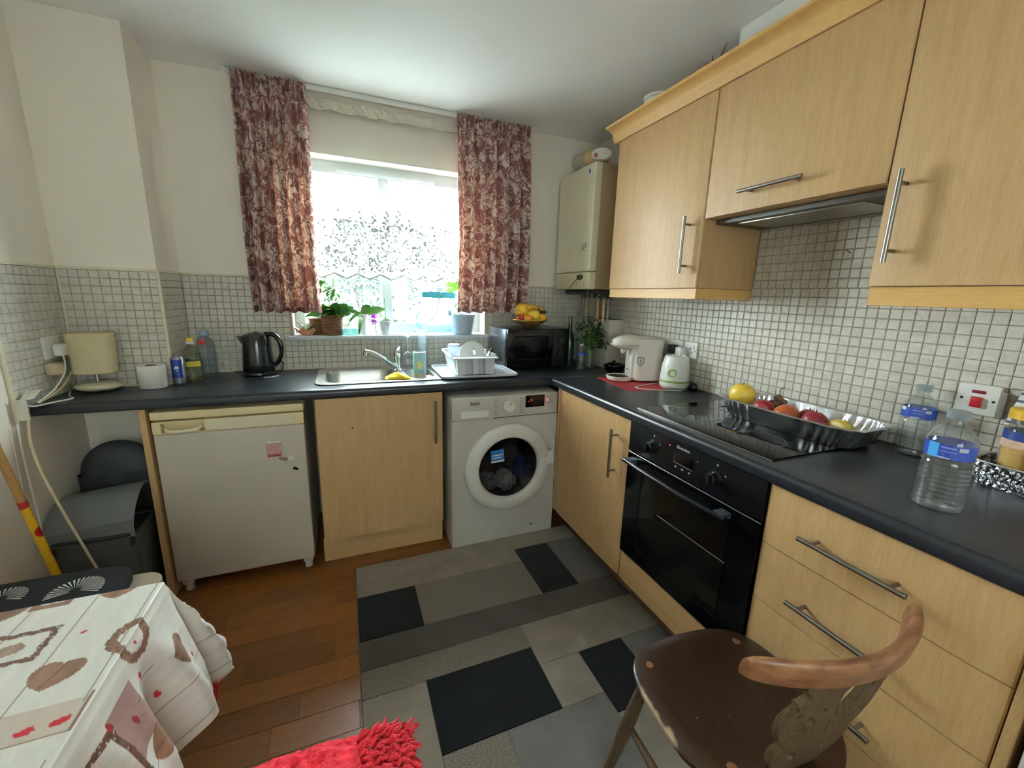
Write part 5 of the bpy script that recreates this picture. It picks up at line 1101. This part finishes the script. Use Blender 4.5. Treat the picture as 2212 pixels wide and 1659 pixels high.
for k in range(850):
    z = 1.46 + (1.735-1.46)*(1-r.random()**1.25); x = r.uniform(NX0+.012, NX1-.012); nleaf(x, z, r.uniform(0, 2*PI), r.uniform(.014, .020), r.uniform(.008, .0115))
for k in range(60):
    x, z = r.uniform(NX0+.03, NX1-.03), r.uniform(1.46, 1.70); a = r.uniform(.8, 2.3); sp.tube([Vector((x+.02*j*math.cos(a)+.004*math.sin(j), ny(x, z)-.001, z+.02*j*math.sin(a))) for j in range(4)], .0011, 4)
stuff(b.build('leaf_embroidery', LACE, nt, recalc=False)); stuff(sp.build('sprig_stems', LACE, nt))

# ================================================================ THINGS ON THE SILL
SZ = 1.1005
def pot(o, prof, m, nm='pot'): return B().lathe(prof, 32).build(nm, m, o)
SOIL = mat('soil', '#3a2a1e', .95, bump=.5, bscale=120); POTW = mat('white_ceramic', '#d9dce0', .25)
o = thing('succulent_bowl', 'orange shell shaped bowl with a spiky succulent on the sill', 'succulent', (-1.862, .03, SZ))
b = B(); b.grid(lambda u, v: Vector(((.028+.034*v)*math.cos(2*PI*u)*(1+.12*v*math.cos(7*2*PI*u)), (.022+.024*v)*math.sin(2*PI*u)*(1+.12*v*math.cos(7*2*PI*u)), .002+.036*v**1.2+.008*v*math.cos(7*2*PI*u))), 70, 6, True); b.lathe([(0, .003), (.028, .003)], 20, ey=.8); b.build('shell_bowl', mat('shell_orange', '#c08660', .5, var=.2, vscale=40), o)
b = B(); r = random.Random(4)
for k in range(22): a = r.random()*2*PI; b.leaf((0, 0, .022), (math.cos(a), math.sin(a)*.8, r.uniform(.3, 1.2)), r.uniform(.05, .085), .012, droop=.1, n=4, fold=.5)
b.build('leaf_rosette', mat('succulent', '#5f7a58', .5, var=.25), o, recalc=False)
WK = mat('wicker', '#6d4a30', .75, var=.25, vscale=60)
def wicker(o, r0, r1, h, cx=0, cy=0):
    b = B(); n = 13
    for k in range(n):
        t_ = k/(n-1); R_ = r0+(r1-r0)*t_; b.tube([(cx+(R_+.0028*math.sin(i*PI+k*PI))*math.cos(2*PI*i/28), cy+(R_+.0028*math.sin(i*PI+k*PI))*math.sin(2*PI*i/28), .005+h*t_) for i in range(28)], h/n*.55, 5, closed=True)
    stuff(b.build('weave', WK, o)); b = B(); b.tube([(cx+r1*1.03*math.cos(2*PI*i/36), cy+r1*1.03*math.sin(2*PI*i/36), h+.006) for i in range(36)], .0055, 6, closed=True); b.build('basket_rim', WK, o)
    B().lathe([(0, .003), (r0*.94, .003), (r1*.93, h*.95), (0, h*.95)], 24, (cx, cy)).build('soil', SOIL, o)
o = thing('basket_plant', 'leafy green plant in a brown wicker basket on the sill', 'potted plant', (-1.725, .035, SZ)); wicker(o, .052, .060, .105)
b = B(); r = random.Random(6)
for k in range(24): a = r.uniform(-2.9, .6) if k % 2 else r.random()*2*PI; b.leaf((.012*math.cos(a), .012*math.sin(a), .09), (math.cos(a)*.9, math.sin(a)*.5, r.uniform(.7, 1.7)), r.uniform(.14, .20), r.uniform(.05, .066), up=(r.uniform(-.3, .3), -.7, .6), droop=r.uniform(.3, .8), n=10)
b.build('broad_leaves', mat('broad_leaf', '#33661f', .4, var=.3, vscale=10), o, recalc=False)
b = B()
for k in range(120):
    p = Vector((r.gauss(-.005, .035), r.gauss(.01, .022), r.uniform(.18, .33))); b.leaf(p, (r.uniform(-1, 1), r.uniform(-.6, .6), r.uniform(-.1, .9)), r.uniform(.045, .075), .017, droop=.4, n=4)
for k in range(7): x_ = r.gauss(-.02, .02); b.tube([(0, 0, .09), (x_*.6, .01, .2), (x_*1.6, .015, .33)], .0018, 5)
stuff(b.build('fine_foliage', mat('bright_leaf', '#47811b', .4, var=.25), o, recalc=False))
o = thing('small_basket', 'little wicker basket partly behind the left curtain on the sill', 'basket', (-1.805, .065, SZ)); wicker(o, .038, .042, .085)
def orchid(label, loc, pr, m, stems, leaves, seed):
    o = thing('orchid', label, 'orchid', loc); pot(o, pr, m); h = pr[-3][1]; B().lathe([(0, h*.9), (pr[2][0]*.95, h*.9)], 24).build('bark_mix', SOIL, o); r = random.Random(seed)
    for pts in stems: B().tube(spline(pts, 6), .0017, 6).build('flower_stem', mat('orchid_stem', '#6d6e46', .6), o)
    for bs, d, L, w_, dr_ in leaves: B().leaf(bs, d, L, w_, up=(.1, -.85, .5), droop=dr_, n=10, fold=.3).build('leaf', mat('orchid_leaf', '#3f731d', .35, var=.2, vscale=8), o, recalc=False)
    return o
orchid('tall orchid with broad green leaves in a white pot', (-1.555, .055, SZ), [(0, .002), (.026, .002), (.030, .10), (.034, .118), (.032, .12), (.028, .118), (.024, .02)], POTW,
    [[(-.005, 0, .11), (-.03, .005, .22), (-.055, .01, .33), (-.060, .0, .42)], [(-.01, 0, .11), (-.025, .0, .22), (-.035, .0, .34), (-.038, 0, .45)], [(.0, 0, .11), (-.012, 0, .2), (-.02, .01, .30), (-.05, .01, .42)], [(.0, 0, .11), (.004, 0, .2), (.0, .01, .3)]],
    [((0, 0, .112), (.35, -.1, 1), .13, .045, .45), ((.004, 0, .112), (1, -.1, .75), .16, .052, .35), ((-.004, -.01, .115), (-.8, -.5, .55), .12, .042, 1.1), ((0, -.01, .112), (-.25, -.9, .35), .12, .045, 1.25), ((0, .01, .112), (.2, .5, .8), .10, .04, .5)], 1)
o = orchid('small orchid with arching leaves in a short patterned pot', (-1.430, .025, SZ), [(0, .002), (.028, .002), (.036, .055), (.039, .082), (.037, .084), (.034, .082), (.028, .02)], mat('patterned_pot', '#c9ced2', .25, var=.3, vscale=30),
    [[(.0, 0, .07), (.004, 0, .14), (.002, 0, .22)]], [((0, 0, .075), (1, -.2, .9), .10, .013, 1.0), ((0, 0, .075), (-1, -.2, .7), .09, .013, .9), ((0, 0, .075), (.7, -.6, 1), .085, .012, .8), ((0, 0, .075), (-.5, -.6, 1), .08, .012, .8), ((0, 0, .075), (.2, .4, 1.2), .07, .012, .5), ((0, 0, .075), (1, .2, .6), .09, .012, 1.0)], 2)
b = B(); r = random.Random(9)
for k in range(34): d = Vector((r.gauss(0, 1), r.gauss(0, .8), r.gauss(0, 1))).normalized(); b.leaf(d*.006, d, .028, .018, droop=0, n=4)
q = tag(b.build('purple_blossom', mat('purple_petal', '#b64fc0', .5, var=.2), recalc=False), 'purple pink flower head between the two orchids', 'flower'); q.location = (-1.494, -.005, SZ+.095); B().tube([(0, 0, 0), (.006, .01, -.05), (.015, .02, -.094)], .0016, 5).build('stem', MATS['orchid_stem'], q)
o = thing('glass_dish', 'low clear glass dish on the sill below the orchid', 'dish', (-1.628, -.005, SZ)); B().lathe([(0, .001), (.040, .001), (.044, .004), (.048, .034), (.050, .038), (.0475, .037), (.042, .006), (0, .005)], 36).build('dish_glass', thin_glass('dish_glass', '#cfe6e4', .03, 1.4, .12, '#a9cdc9'), o); B().lathe([(.0475, .036), (.051, .037), (.051, .041), (.0475, .040)], 36).build('lip', MATS['dish_glass'], o)
# clear box with teal lid and the white gadget on it
o = thing('plastic_box', 'tall clear plastic box with a teal lid on the sill', 'box', (-1.098, .062, SZ)); PLB = thin_glass('box_plastic', '#dcebf0', .06, 1.0, .16, '#c3dbe6')
shell([rg(-.105, .105, -.045, .045, .02, .002, .008), rg(-.105, .105, -.045, .045, .02, .225, 0)], 'box_body', o, PLB); TEAL = mat('teal_plastic', '#2f9fb0', .35, var=.05)
q = obj('teal_lid', shape_mesh([rrect(-.110, .110, -.050, .050, .02)], .018), TEAL, o); q.location = (0, 0, .245)
b = B(); b.tube(spline([(-.108, -.03, .05), (-.135, -.035, .06), (-.14, -.035, .10), (-.125, -.035, .135), (-.107, -.03, .14)], 6), .006, 8); b.build('side_clip', thin_glass('clip_teal', '#9fdbe4', .1, 1., .5, '#6fc4d2'), o)
for z_ in (.05, .10, .15): B().tube([Vector((x, y, z_)) for x, y in rrect(-.104, .104, -.044, .044, .02)], .0016, 5, closed=True).build('rib', PLB, o)
o = thing('white_speaker', 'white domed gadget with a cable on the teal lid', 'gadget', (-1.088, .062, SZ+.264)); B().lathe([(0, .001), (.036, .001), (.038, .012), (.032, .045), (.031, .07), (.024, .092), (0, .10)], 32).build('dome', mat('gadget_white', '#d9d4d2', .35), o); B().lathe([(.0365, .022), (.0385, .026), (.0365, .030)], 32).build('ring', MATS['gadget_white'], o)
tag(B().tube(spline([(-1.085, .020, SZ+.27), (-1.095, .008, SZ+.24), (-1.115, .004, SZ+.16), (-1.13, .0, SZ+.11), (-1.18, -.005, SZ+.08), (-1.24, -.012, SZ+.04), (-1.285, -.018, SZ+.008), (-1.36, -.022, SZ+.004), (-1.46, -.024, SZ+.004), (-1.56, -.024, SZ+.004)], 8), .0026, 7).build('charging_cable', mat('cable_grey', '#a8a9a6', .5)), 'pale cable trailing from the gadget along the sill', 'cable')
o = thing('grey_bucket', 'pale grey plastic plant pot at the right end of the sill', 'pot', (-.945, .015, SZ)); GB = mat('bucket_grey', '#8f9ba2', .4)
B().lathe([(0, .002), (.056, .002), (.060, .006), (.078, .112), (.082, .114), (.082, .128), (.079, .128), (.075, .112), (.057, .01), (0, .008)], 40).build('pot_wall', GB, o); B().box(-.098, -.075, -.01, .01, .118, .152, .003).xf(Matrix.Rotation(-.0, 4, 'Z')).build('scoop_handle', mat('scoop', '#9fb8c0', .4), o)
o = thing('leafy_sprig', 'bright green leaf sprig beside the right curtain', 'plant', (-.985, .09, SZ)); B().lathe([(0, .002), (.022, .002), (.026, .06), (.023, .06), (.02, .01), (0, .01)], 20).build('glass_tube', CLEAR, o); B().tube(spline([(0, 0, .01), (-.005, 0, .15), (-.01, -.01, .30)], 6), .002, 6).build('stem', MATS['orchid_stem'], o)
for k, (d, z_) in enumerate((((-1, -.2, .7), .30), ((.6, -.2, .9), .30), ((-.6, -.3, .2), .27), ((.9, -.2, .4), .285))): B().leaf((-.01, -.01, z_), d, .055, .04, up=(0, -.9, .4), droop=.2, n=6).build('leaf', mat('sprig_leaf', '#6fae2e', .4, var=.15), o, recalc=False)

# ================================================================ RUG
rug = thing('patchwork_rug', 'grey and black patchwork rug in front of the units', 'rug', (-1.08, -1.50, 0))
B().box(-.594, .594, -.85, .846, .0005, .008, .002).build('rug_backing', mat('rug_edge', '#5c5854', .95, bump=.4, bscale=300), rug)
def pile(name, c1, c2, speck):
    t = NT(name); co = t.pos(); f = t.noise(co, 420 if speck else 700, 2, .6)
    c = t.ramp(f, [(.40, lin(c2)), (.60, lin(c1))]) if speck else t.ramp(t.noise(co, 9, 5), [(.3, lin(c2)), (.7, lin(c1))])
    t.base(c); t.p.inputs['Roughness'].default_value = 1; t.p.inputs['Specular IOR Level'].default_value = .1; t.p.inputs['Sheen Weight'].default_value = .15; t.bump(t.noise(co, 800, 2), .5, .003); return t.m
RL = pile('rug_light', '#897f72', '#796f62', 0); RM = pile('rug_mid', '#6f6b67', '#625e5a', 0); RDK = pile('rug_dark', '#524c46', '#48423d', 0); RK = pile('rug_black', '#0d0e12', '#090a0d', 0); RS = pile('rug_speckle', '#8f8478', '#3e3831', 1); RG = pile('rug_grey_speckle', '#77716b', '#4b4743', 1)
for x0, x1, y0, y1, m in ((-1.671, -.49, -.78, -.656, RL), (-1.671, -.873, -.88, -.78, RL), (-.873, -.68, -1.135, -.78, RK), (-.68, -.49, -1.135, -.78, RG), (-1.671, -1.418, -1.134, -.88, RK), (-1.418, -.873, -1.134, -.88, RS),
    (-1.671, -.49, -1.273, -1.1345, RDK), (-1.671, -1.05, -1.386, -1.273, RS), (-1.05, -.49, -1.470, -1.273, RL), (-1.05, -.885, -1.646, -1.470, RL), (-1.671, -1.458, -1.95, -1.386, RL), (-1.458, -1.05, -1.646, -1.386, RK), (-.885, -.69, -1.724, -1.470, RK), (-.69, -.49, -1.724, -1.470, RM),
    (-1.458, -1.25, -1.90, -1.646, RS), (-1.25, -.885, -1.95, -1.646, RM), (-.885, -.49, -1.95, -1.724, RL), (-1.671, -1.25, -2.15, -1.95, RDK), (-1.25, -.9, -2.15, -1.95, RK), (-.9, -.49, -2.15, -1.95, RG), (-1.458, -1.25, -1.95, -1.90, RS), (-1.671, -.49, -2.346, -2.15, RL)):
    B().box(x0+1.08+.0006, x1+1.08-.0006, y0+1.5+.0006, y1+1.5-.0006, .006, .012, .0012, 1).build('patch', m, rug)

# ================================================================ TABLE AND CLOTH
TX0, TX1, TY0, TY1, TZ = -2.735, -2.046, -2.55, -1.614, .735
tb = thing('dining_table', 'table under the printed cloth at lower left', 'table', (-2.39, -2.08, 0)); LW = mat('table_wood', '#8a6238', .5, var=.15)
B().box(TX0+.004+2.39, TX1-.004+2.39, TY0+2.08, TY1-.004+2.08, .705, TZ-.002, .004).build('tabletop', LW, tb)
for sx in (TX0+.04, TX1-.09):
    for sy in (TY0+.05, TY1-.10): B().box(sx+2.39, sx+.05+2.39, sy+2.08, sy+.05+2.08, 0, .705, .004).build('leg', LW, tb)
DROP = .30; Ws = TX1-TX0
def axis(a, b_, fine0, fine1, fs, cs):
    R_, v = [], a
    while v < b_: R_.append(v); v += fs if fine0 <= v < fine1 else cs
    R_.append(b_); return R_
S = axis(0, Ws+DROP, .37, Ws+DROP, .0022, .02); T = axis(-DROP, .93, -.05, .44, .0022, .02)
def cloth_pos(s, t_):
    ds, dt = max(0, s-Ws), max(0, -t_); q = math.hypot(ds, dt); x, y = TX0+min(s, Ws), TY1-max(t_, 0)
    if q == 0: return Vector((x, y, TZ + .0012*noise.noise(Vector((s*9, t_*9, 0)))))
    phi = math.atan2(dt, ds); d = Vector((math.cos(phi), math.sin(phi), 0)); wgt = min(1, q/.10)
    ph = (max(t_, 0)*33 if dt == 0 else 0) - phi*9 - (0 if ds > 0 else (Ws-s)*33)
    fold = .5-.5*math.cos(ph+.6) + .25*math.sin(ph*1.9+1)
    off = .004 + q*.10 + (.055*fold*wgt*min(1, q/.22)); r_ = .006
    zz = TZ - max(0, q-r_)*(.97-.06*fold) - (r_ if q > r_ else q*q/r_*.5)
    return Vector((x, y, 0)) + d*(off*min(1, q/.02)) + Vector((0, 0, zz))
def heart(x, y): y = y*1.15+.1; return (x*x+y*y-1)**3 - x*x*y*y*y < 0
def cloth_col(s, t_):
    X, Y = TX0+s, TY1-t_; n1 = noise.noise(Vector((X*60, Y*9, 0))); n2 = noise.noise(Vector((X*300, Y*60, 3)))
    c = Vector((.80, .78, .745)) * (1 + .05*n1 + .03*n2); br1 = Vector((.50, .37, .30)) * (1+.25*n1+.1*n2); br2 = Vector((.40, .28, .22)) * (1+.3*n2); redc = Vector((.66, .10, .16))
    k = ((X+2.055)/.095); 
    if abs(k-round(k))*.095 < .0009 + .0004*n1: c = Vector((.50, .45, .42))
    if -2.20 < X < -2.05 and -1.94 < Y < -1.884: c = c.lerp(Vector((.62, .50, .43)), .45+.25*n1)
    if abs(Y+1.94) < .0012 and -2.2 < X < -2.05 or abs(X+2.05) < .0018 and -1.94 < Y < -1.875: c = br1
    for hx, hy, w_, a in ((-2.124, -1.821, .031, .1), (-2.119, -1.615, .028, -.1), (-2.285, -1.622, .026, 0), (-1.93, -1.70, .03, .3), (-1.87, -1.85, .03, 0), (-2.25, -1.99, .03, 0), (-1.95, -1.98, .03, .2)):
        dx, dy = (X-hx)/w_, (Y-hy)/w_
        if abs(dx) < 1.4 and abs(dy) < 1.4 and heart(dx*math.cos(a)-dy*math.sin(a), dx*math.sin(a)+dy*math.cos(a)): c = br1 if abs(dx-.3*dy) > .05 else br2
    d = math.hypot(X+2.038, (Y+1.762)*.93); w1 = .004*noise.noise(Vector((X*120, Y*120, 5)))
    if .024+w1 < d < .041+w1: c = br1 if noise.noise(Vector((X*190, Y*190, 1))) > -.15 else br2
    for fx0, fx1, fy0, fy1, fw in ((-2.33, -2.170, -1.772, -1.692, .011), (-1.99, -1.88, -1.99, -1.90, .012)):
        j = .003*noise.noise(Vector((X*70, Y*70, 7)))
        ins = min(X-fx0, fx1-X, Y-fy0, fy1-Y)+j
        if 0 < ins < fw: c = br2 if noise.noise(Vector((X*500 if ins == Y-fy0 else X*120, Y*500, 2))) > -.42 else c
    if math.hypot((X+2.225)/.022, (Y+1.735)/.014) < 1 + .5*noise.noise(Vector((X*80, Y*80, 8))): c = c.lerp(br1, .75)
    d = max(abs(X+2.222)/.030, abs(Y+1.598)/.032)
    if .62 < d < 1: c = br1
    elif d < .62 and noise.noise(Vector((X*260, Y*260, 4))) > .35: c = br1
    for rx, ry, ra in ((-2.106, -1.921, .009), (-2.070, -1.918, .009), (-2.127, -1.726, .004), (-2.03, -1.765, .0035), (-1.97, -1.78, .006), (-1.90, -1.76, .006), (-1.95, -1.86, .007), (-1.88, -1.66, .005), (-1.80, -1.79, .007), (-1.79, -1.70, .006), (-1.92, -1.93, .008), (-1.83, -1.93, .008), (-1.99, -1.90, .007)):
        if math.hypot((X-rx)/1.35+.25*(Y-ry), (Y-ry)/.75-.35*(X-rx)) < ra*(1+.35*noise.noise(Vector((X*200, Y*200, rx)))): c = redc
    if -2.0 < X < -1.90 and -1.90 < Y < -1.82: c = c.lerp(Vector((.42, .20, .18)), .55)
    if s > Ws and t_ < 0 and math.hypot(s-Ws, t_) > .335: c = redc*(1+.1*n2)
    return c
V = [cloth_pos(s, t_) for s in S for t_ in T]; nT = len(T)
F = [(i*nT+j, i*nT+j+1, (i+1)*nT+j+1, (i+1)*nT+j) for i in range(len(S)-1) for j in range(nT-1)]
me = bpy.data.meshes.new('tablecloth'); me.from_pydata(V, [], F); ca_ = me.color_attributes.new('print', 'FLOAT_COLOR', 'POINT')
def s2l(v): return v/12.92 if v <= .04045 else ((v+.055)/1.055)**2.4
buf = []
for s in S:
    for t_ in T:
        c = cloth_col(s, t_); buf += [s2l(max(0, min(1, c.x))), s2l(max(0, min(1, c.y))), s2l(max(0, min(1, c.z))), 1.0]
ca_.data.foreach_set('color', buf)
for p in me.polygons: p.use_smooth = True
t = NT('printed_cloth'); at = t.add('VertexColor'); at.layer_name = 'print'; t.base(at.outputs[0]); t.p.inputs['Roughness'].default_value = .42; t.p.inputs['Coat Weight'].default_value = .08; t.bump(t.noise(t.pos(), 900, 2), .12, .001)
tag(obj('tablecloth', me, t.m), 'white tablecloth printed with brown hearts and red birds', 'tablecloth')
print('cloth', len(V))

# stools round the table
def stool(label, loc, w_, d_, h, m, rz=0.):
    o = thing('stool', label, 'stool', loc, rz); q = obj('seat', shape_mesh([rrect(-w_/2, w_/2, -d_/2, d_/2, .06)], .014), m, o); q.location = (0, 0, h-.014)
    for sx in (-1, 1):
        for sy in (-1, 1): B().cyl((sx*(w_/2-.04), sy*(d_/2-.04), 0), (sx*(w_/2-.055), sy*(d_/2-.055), h-.028), .014, .018, 14).build('leg', LW, o)
    for sy in (-1, 1): B().cyl((-(w_/2-.045), sy*(d_/2-.045), .15), (w_/2-.045, sy*(d_/2-.045), .15), .008, n=10).build('rung', LW, o)
    return o
stool('cream stool with a black cushion beyond the table', (-2.465, -1.30, 0), .46, .42, .45, mat('cream_seat', '#a89c88', .6, var=.05))
cs = thing('black_cushion', 'black seat cushion printed with white fans', 'cushion', (-2.515, -1.275, .4515)); KB = mat('black_fabric', '#0f1014', .9, bump=.2, bscale=200)
b = B(); b.grid(lambda u, v: Vector((.215*math.copysign(abs(math.cos(2*PI*u))**.4, math.cos(2*PI*u))*min(1, 1.05*math.sin(PI*v)**.35), .20*math.copysign(abs(math.sin(2*PI*u))**.4, math.sin(2*PI*u))*min(1, 1.05*math.sin(PI*v)**.35), .024-.023*math.cos(PI*v))), 64, 12, True); b.build('cushion_pad', KB, cs)
FW = mat('fan_print', '#b7b5ae', .9)
for cx, cy, R_, n_ in ((.105, .075, .062, 22), (-.06, .10, .05, 18), (-.02, -.03, .06, 20)):
    lp_ = []
    for k in range(n_): a = PI*(k+.5)/n_*1.25-.4; lp_.append([(cx+.012*math.cos(a), cy+.012*math.sin(a)), (cx+R_*math.cos(a-.045), cy+R_*math.sin(a-.045)), (cx+R_*math.cos(a+.045), cy+R_*math.sin(a+.045))])
    q = obj('fan_print', shape_mesh(lp_, .0003), FW, cs); q.location = (0, 0, .0478)
stool('wooden stool under the red shaggy cushion in front', (-1.785, -2.075, 0), .34, .34, .44, LW)
rc = thing('red_cushion', 'bright red rose textured cushion with shaggy fringe', 'cushion', (-1.778, -2.055, .4405))
RC = NT('red_rose_fabric'); co = RC.coord(); vr = RC.add('TexVoronoi'); vr.inputs['Scale'].default_value = 30; RC.link(co, vr.inputs['Vector']); RC.base(RC.ramp(vr.outputs['Distance'], [(.1, lin('#f23345')), (.5, lin('#dc2436'))])); RC.p.inputs['Roughness'].default_value = .85; RC.p.inputs['Sheen Weight'].default_value = .0; RC.bump(RC.noise(co, 48, 4, .6, 1.2), .8, .012); RC = RC.m
def pad(u, v):
    x, y = -.125+.235*u, -.19+.385*v; e = (max(0, 1-(2*u-1)**4)*max(0, 1-(2*v-1)**6))**.5
    return Vector((x, y, .004+.062*e + .010*noise.noise(Vector((x*22, y*22, 0)))*e + .012*noise.noise(Vector((x*58, y*58, 2)))*e + .006*noise.noise(Vector((x*120, y*120, 5)))*e))
b = B(); b.grid(pad, 110, 150); b.build('rose_pad', RC, rc, angle=180)
r = random.Random(21); b = B()
for side in (-1, 1):
    for k in range(900 if side > 0 else 600):
        y = r.uniform(-.19, .175); x = (.095+r.uniform(0, .105)) if side > 0 else (-.115-r.uniform(0, .095)); L = r.uniform(.026, .044); a = r.gauss(0, .5); z = .030 - .22*(abs(x)-.10) + r.uniform(-.008, .004)
        d = Vector((side*math.cos(a)*.7, .55*math.sin(a)+(.3 if y > .15 else 0), r.uniform(-.1, .35))); p = Vector((x, y, z)); b.tube([p, p+d*L*.5+Vector((0, 0, .006)), p+d*L-Vector((0, 0, .004))], [.0042, .0040, .0022], 5)
stuff(b.build('fringe', mat('red_fringe', '#c01a2a', .8, var=.15), rc)); B().box(-.13, .12, -.185, .185, .0005, .022, .010, 3).build('cushion_core', MATS['red_fringe'], rc)

# ================================================================ WOODEN CHAIR
ch = thing('wooden_chair', 'dark wooden chair with carved splat and worn seat', 'chair', (-.852, -2.068, .012), -.09)
t = NT('dark_stained_wood'); co = t.coord(); f = t.noise(t.mapping(co, (18, 2.2, 18)), 3, 6, .6, .5)
c = t.ramp(f, [(.25, lin('#1c100a')), (.6, lin('#301c11')), (.8, lin('#412818'))])
spx = t.add('SeparateXYZ'); t.link(co, spx.inputs[0])
edge = t.ramp(t.math('ADD', t.math('ABSOLUTE', spx.outputs[0]), t.math('MULTIPLY', t.noise(co, 22, 4), .055)), [(.222, (0, 0, 0)), (.232, (1, 1, 1))])
ch_spots = t.ramp(t.noise(co, 75, 3, .7), [(.71, (0, 0, 0)), (.73, (1, 1, 1))])
c = t.mix(edge, c, lin('#9a8468')); c = t.mix(t.math('MULTIPLY', ch_spots, .7), c, lin('#b7a58a')); t.base(c); t.p.inputs['Roughness'].default_value = .3; t.bump(f, .05, .001); SEATW = t.m
DW = m_maple('dark_chair_wood', '#3a2418', '#26160e', dark=.3); 
t = NT('pale_crest_wood'); co = t.coord(); t.base(t.ramp(t.noise(t.mapping(co, (5, 14, 14)), 3, 5, .6, .6), [(.3, lin('#553320')), (.55, lin('#84583a')), (.8, lin('#9b6e4a'))])); t.p.inputs['Roughness'].default_value = .35; CRW = t.m  # crest rail browns mixed by noise, paler than the chair's other wood
def seat_r(a):
    c_, s_ = math.cos(a), math.sin(a); w_ = .205 if s_ > -.2 else .205-.03*min(1, (-s_-.2)/.6)
    return Vector((w_*math.copysign(abs(c_)**.62, c_), .195*math.copysign(abs(s_)**.62, s_), 0))
b = B(); prof = [(0, .402, 0), (.90, .402, 0), (.97, .406, 0), (1.0, .416, 0), (.995, .424, 0), (.96, .428, 0), (.75, .424, 1), (.4, .420, 1), (0, .419, 0)]
rings = []
for k_, z_, _ in prof: rings.append([b.bm.verts.new(Vector((0, 0, z_)))] if k_ == 0 else [b.bm.verts.new(seat_r(2*PI*i/72)*k_ + Vector((0, 0, z_))) for i in range(72)])
for A, C_ in zip(rings, rings[1:]):
    for i in range(72):
        i2 = (i+1) % 72
        if len(A) == 1: b.bm.faces.new((A[0], C_[i2], C_[i]))
        elif len(C_) == 1: b.bm.faces.new((A[i], A[i2], C_[0]))
        else: b.bm.faces.new((A[i], A[i2], C_[i2], C_[i]))
b.build('seat', SEATW, ch, angle=50)
for x, y in ((-.14, .13), (.14, .13), (-.12, -.12), (.12, -.12)): B().lathe([(0, .4262), (.010, .4262), (.0115, .4235)], 18, (x, y)).build('leg_plug', mat('plug_wood', '#6d472c', .4), ch)
legs = []
for sx in (-1, 1):
    for sy in (-1, 1):
        p0 = Vector((sx*.14, sy*.125, .404)); p1 = Vector((sx*.195, sy*.19, 0)); legs.append((p0, p1))
        B().tube([p0, p0.lerp(p1, .25), p0.lerp(p1, .5), p0.lerp(p1, .8), p1], [.012, .0165, .0185, .014, .011], 14).build('leg', DW, ch)
for sx in (-1, 1): 
    a = Vector((sx*.165, -.155, .215)); c2 = Vector((sx*.165, .155, .215)); B().tube([a, a.lerp(c2, .5), c2], [.007, .0125, .007], 12).build('side_stretcher', DW, ch)
B().tube([(-.165, 0, .215), (0, 0, .215), (.165, 0, .215)], [.007, .012, .007], 12).build('cross_stretcher', DW, ch)
def backy(u, v): return -.145 - .080*v/.30 + (1.35*v/.30)*u*u
half = [(.0, .112), (.009, .140), (.019, .180), (.029, .225), (.035, .258), (.032, .276), (.034, .288), (.108, .288), (.110, .276), (.103, .266), (.094, .258), (.092, .246), (.100, .238), (.108, .232), (.101, .224), (.110, .210), (.117, .190), (.116, .165), (.108, .142), (.096, .126), (.086, .116), (.086, .106), (.094, .098), (.095, .078), (.088, .056), (.072, .036), (.060, .018), (.056, .0)]
outl = half + [(-x, y) for x, y in half[::-1] if x > 0]
def petal(cx, cy, L, wd, a): return [(cx + L*math.cos(q)*math.cos(a) - wd*math.sin(q)*math.sin(a), cy + L*math.cos(q)*math.sin(a) + wd*math.sin(q)*math.cos(a)) for q in [2*PI*k/18 for k in range(18)]]
holes = []
for s in (-1, 1): holes += [petal(s*.070, .186, .020, .013, s*.6), petal(s*.052, .215, .009, .005, s*1.2), petal(s*.094, .208, .008, .005, s*.3), petal(s*.056, .158, .010, .0055, s*.2), petal(s*.086, .160, .010, .006, s*2.4), petal(s*.045, .070, .018, .010, s*1.1)]
me = shape_mesh([outl] + holes, .0075)
bm = bmesh.new(); bm.from_mesh(me); bmesh.ops.triangulate(bm, faces=[f_ for f_ in bm.faces if len(f_.verts) > 4])
for _ in range(2):
    le = [e for e in bm.edges if e.calc_length() > .02]
    if le: bmesh.ops.subdivide_edges(bm, edges=le, cuts=1); bmesh.ops.triangulate(bm, faces=[f_ for f_ in bm.faces if len(f_.verts) > 4])
for v in bm.verts: u, h, d = v.co.x, v.co.y, v.co.z; h2 = h*1.08; v.co = Vector((u, backy(u, h2) + d, .420 + h2))
bmesh.ops.recalc_face_normals(bm, faces=bm.faces); bm.to_mesh(me); bm.free(); obj('splat', me, DW, ch)
b = B(); NS = 40
def crest(u, v):
    x = -.206+.432*u; e = (1-abs(2*u-1)**7)**.5 if abs(2*u-1) < 1 else 0; hh = .031*(.62+.38*e); th = .0135*(.55+.45*e)
    a = 2*PI*v; cz = .750 + .004*math.cos(PI*(2*u-1)/2); yy = backy(x*1.0, .325) - .004
    return Vector((x, yy + th*math.copysign(abs(math.cos(a))**.8, math.cos(a)) - .25*hh*math.sin(a), cz + hh*math.copysign(abs(math.sin(a))**.8, math.sin(a))))
V_ = b.grid(crest, NS, 24)
for i in (0, NS): b.bm.faces.new(V_[i][:24])
bmesh.ops.remove_doubles(b.bm, verts=b.bm.verts, dist=1e-5); b.build('crest_rail', CRW, ch, angle=60)
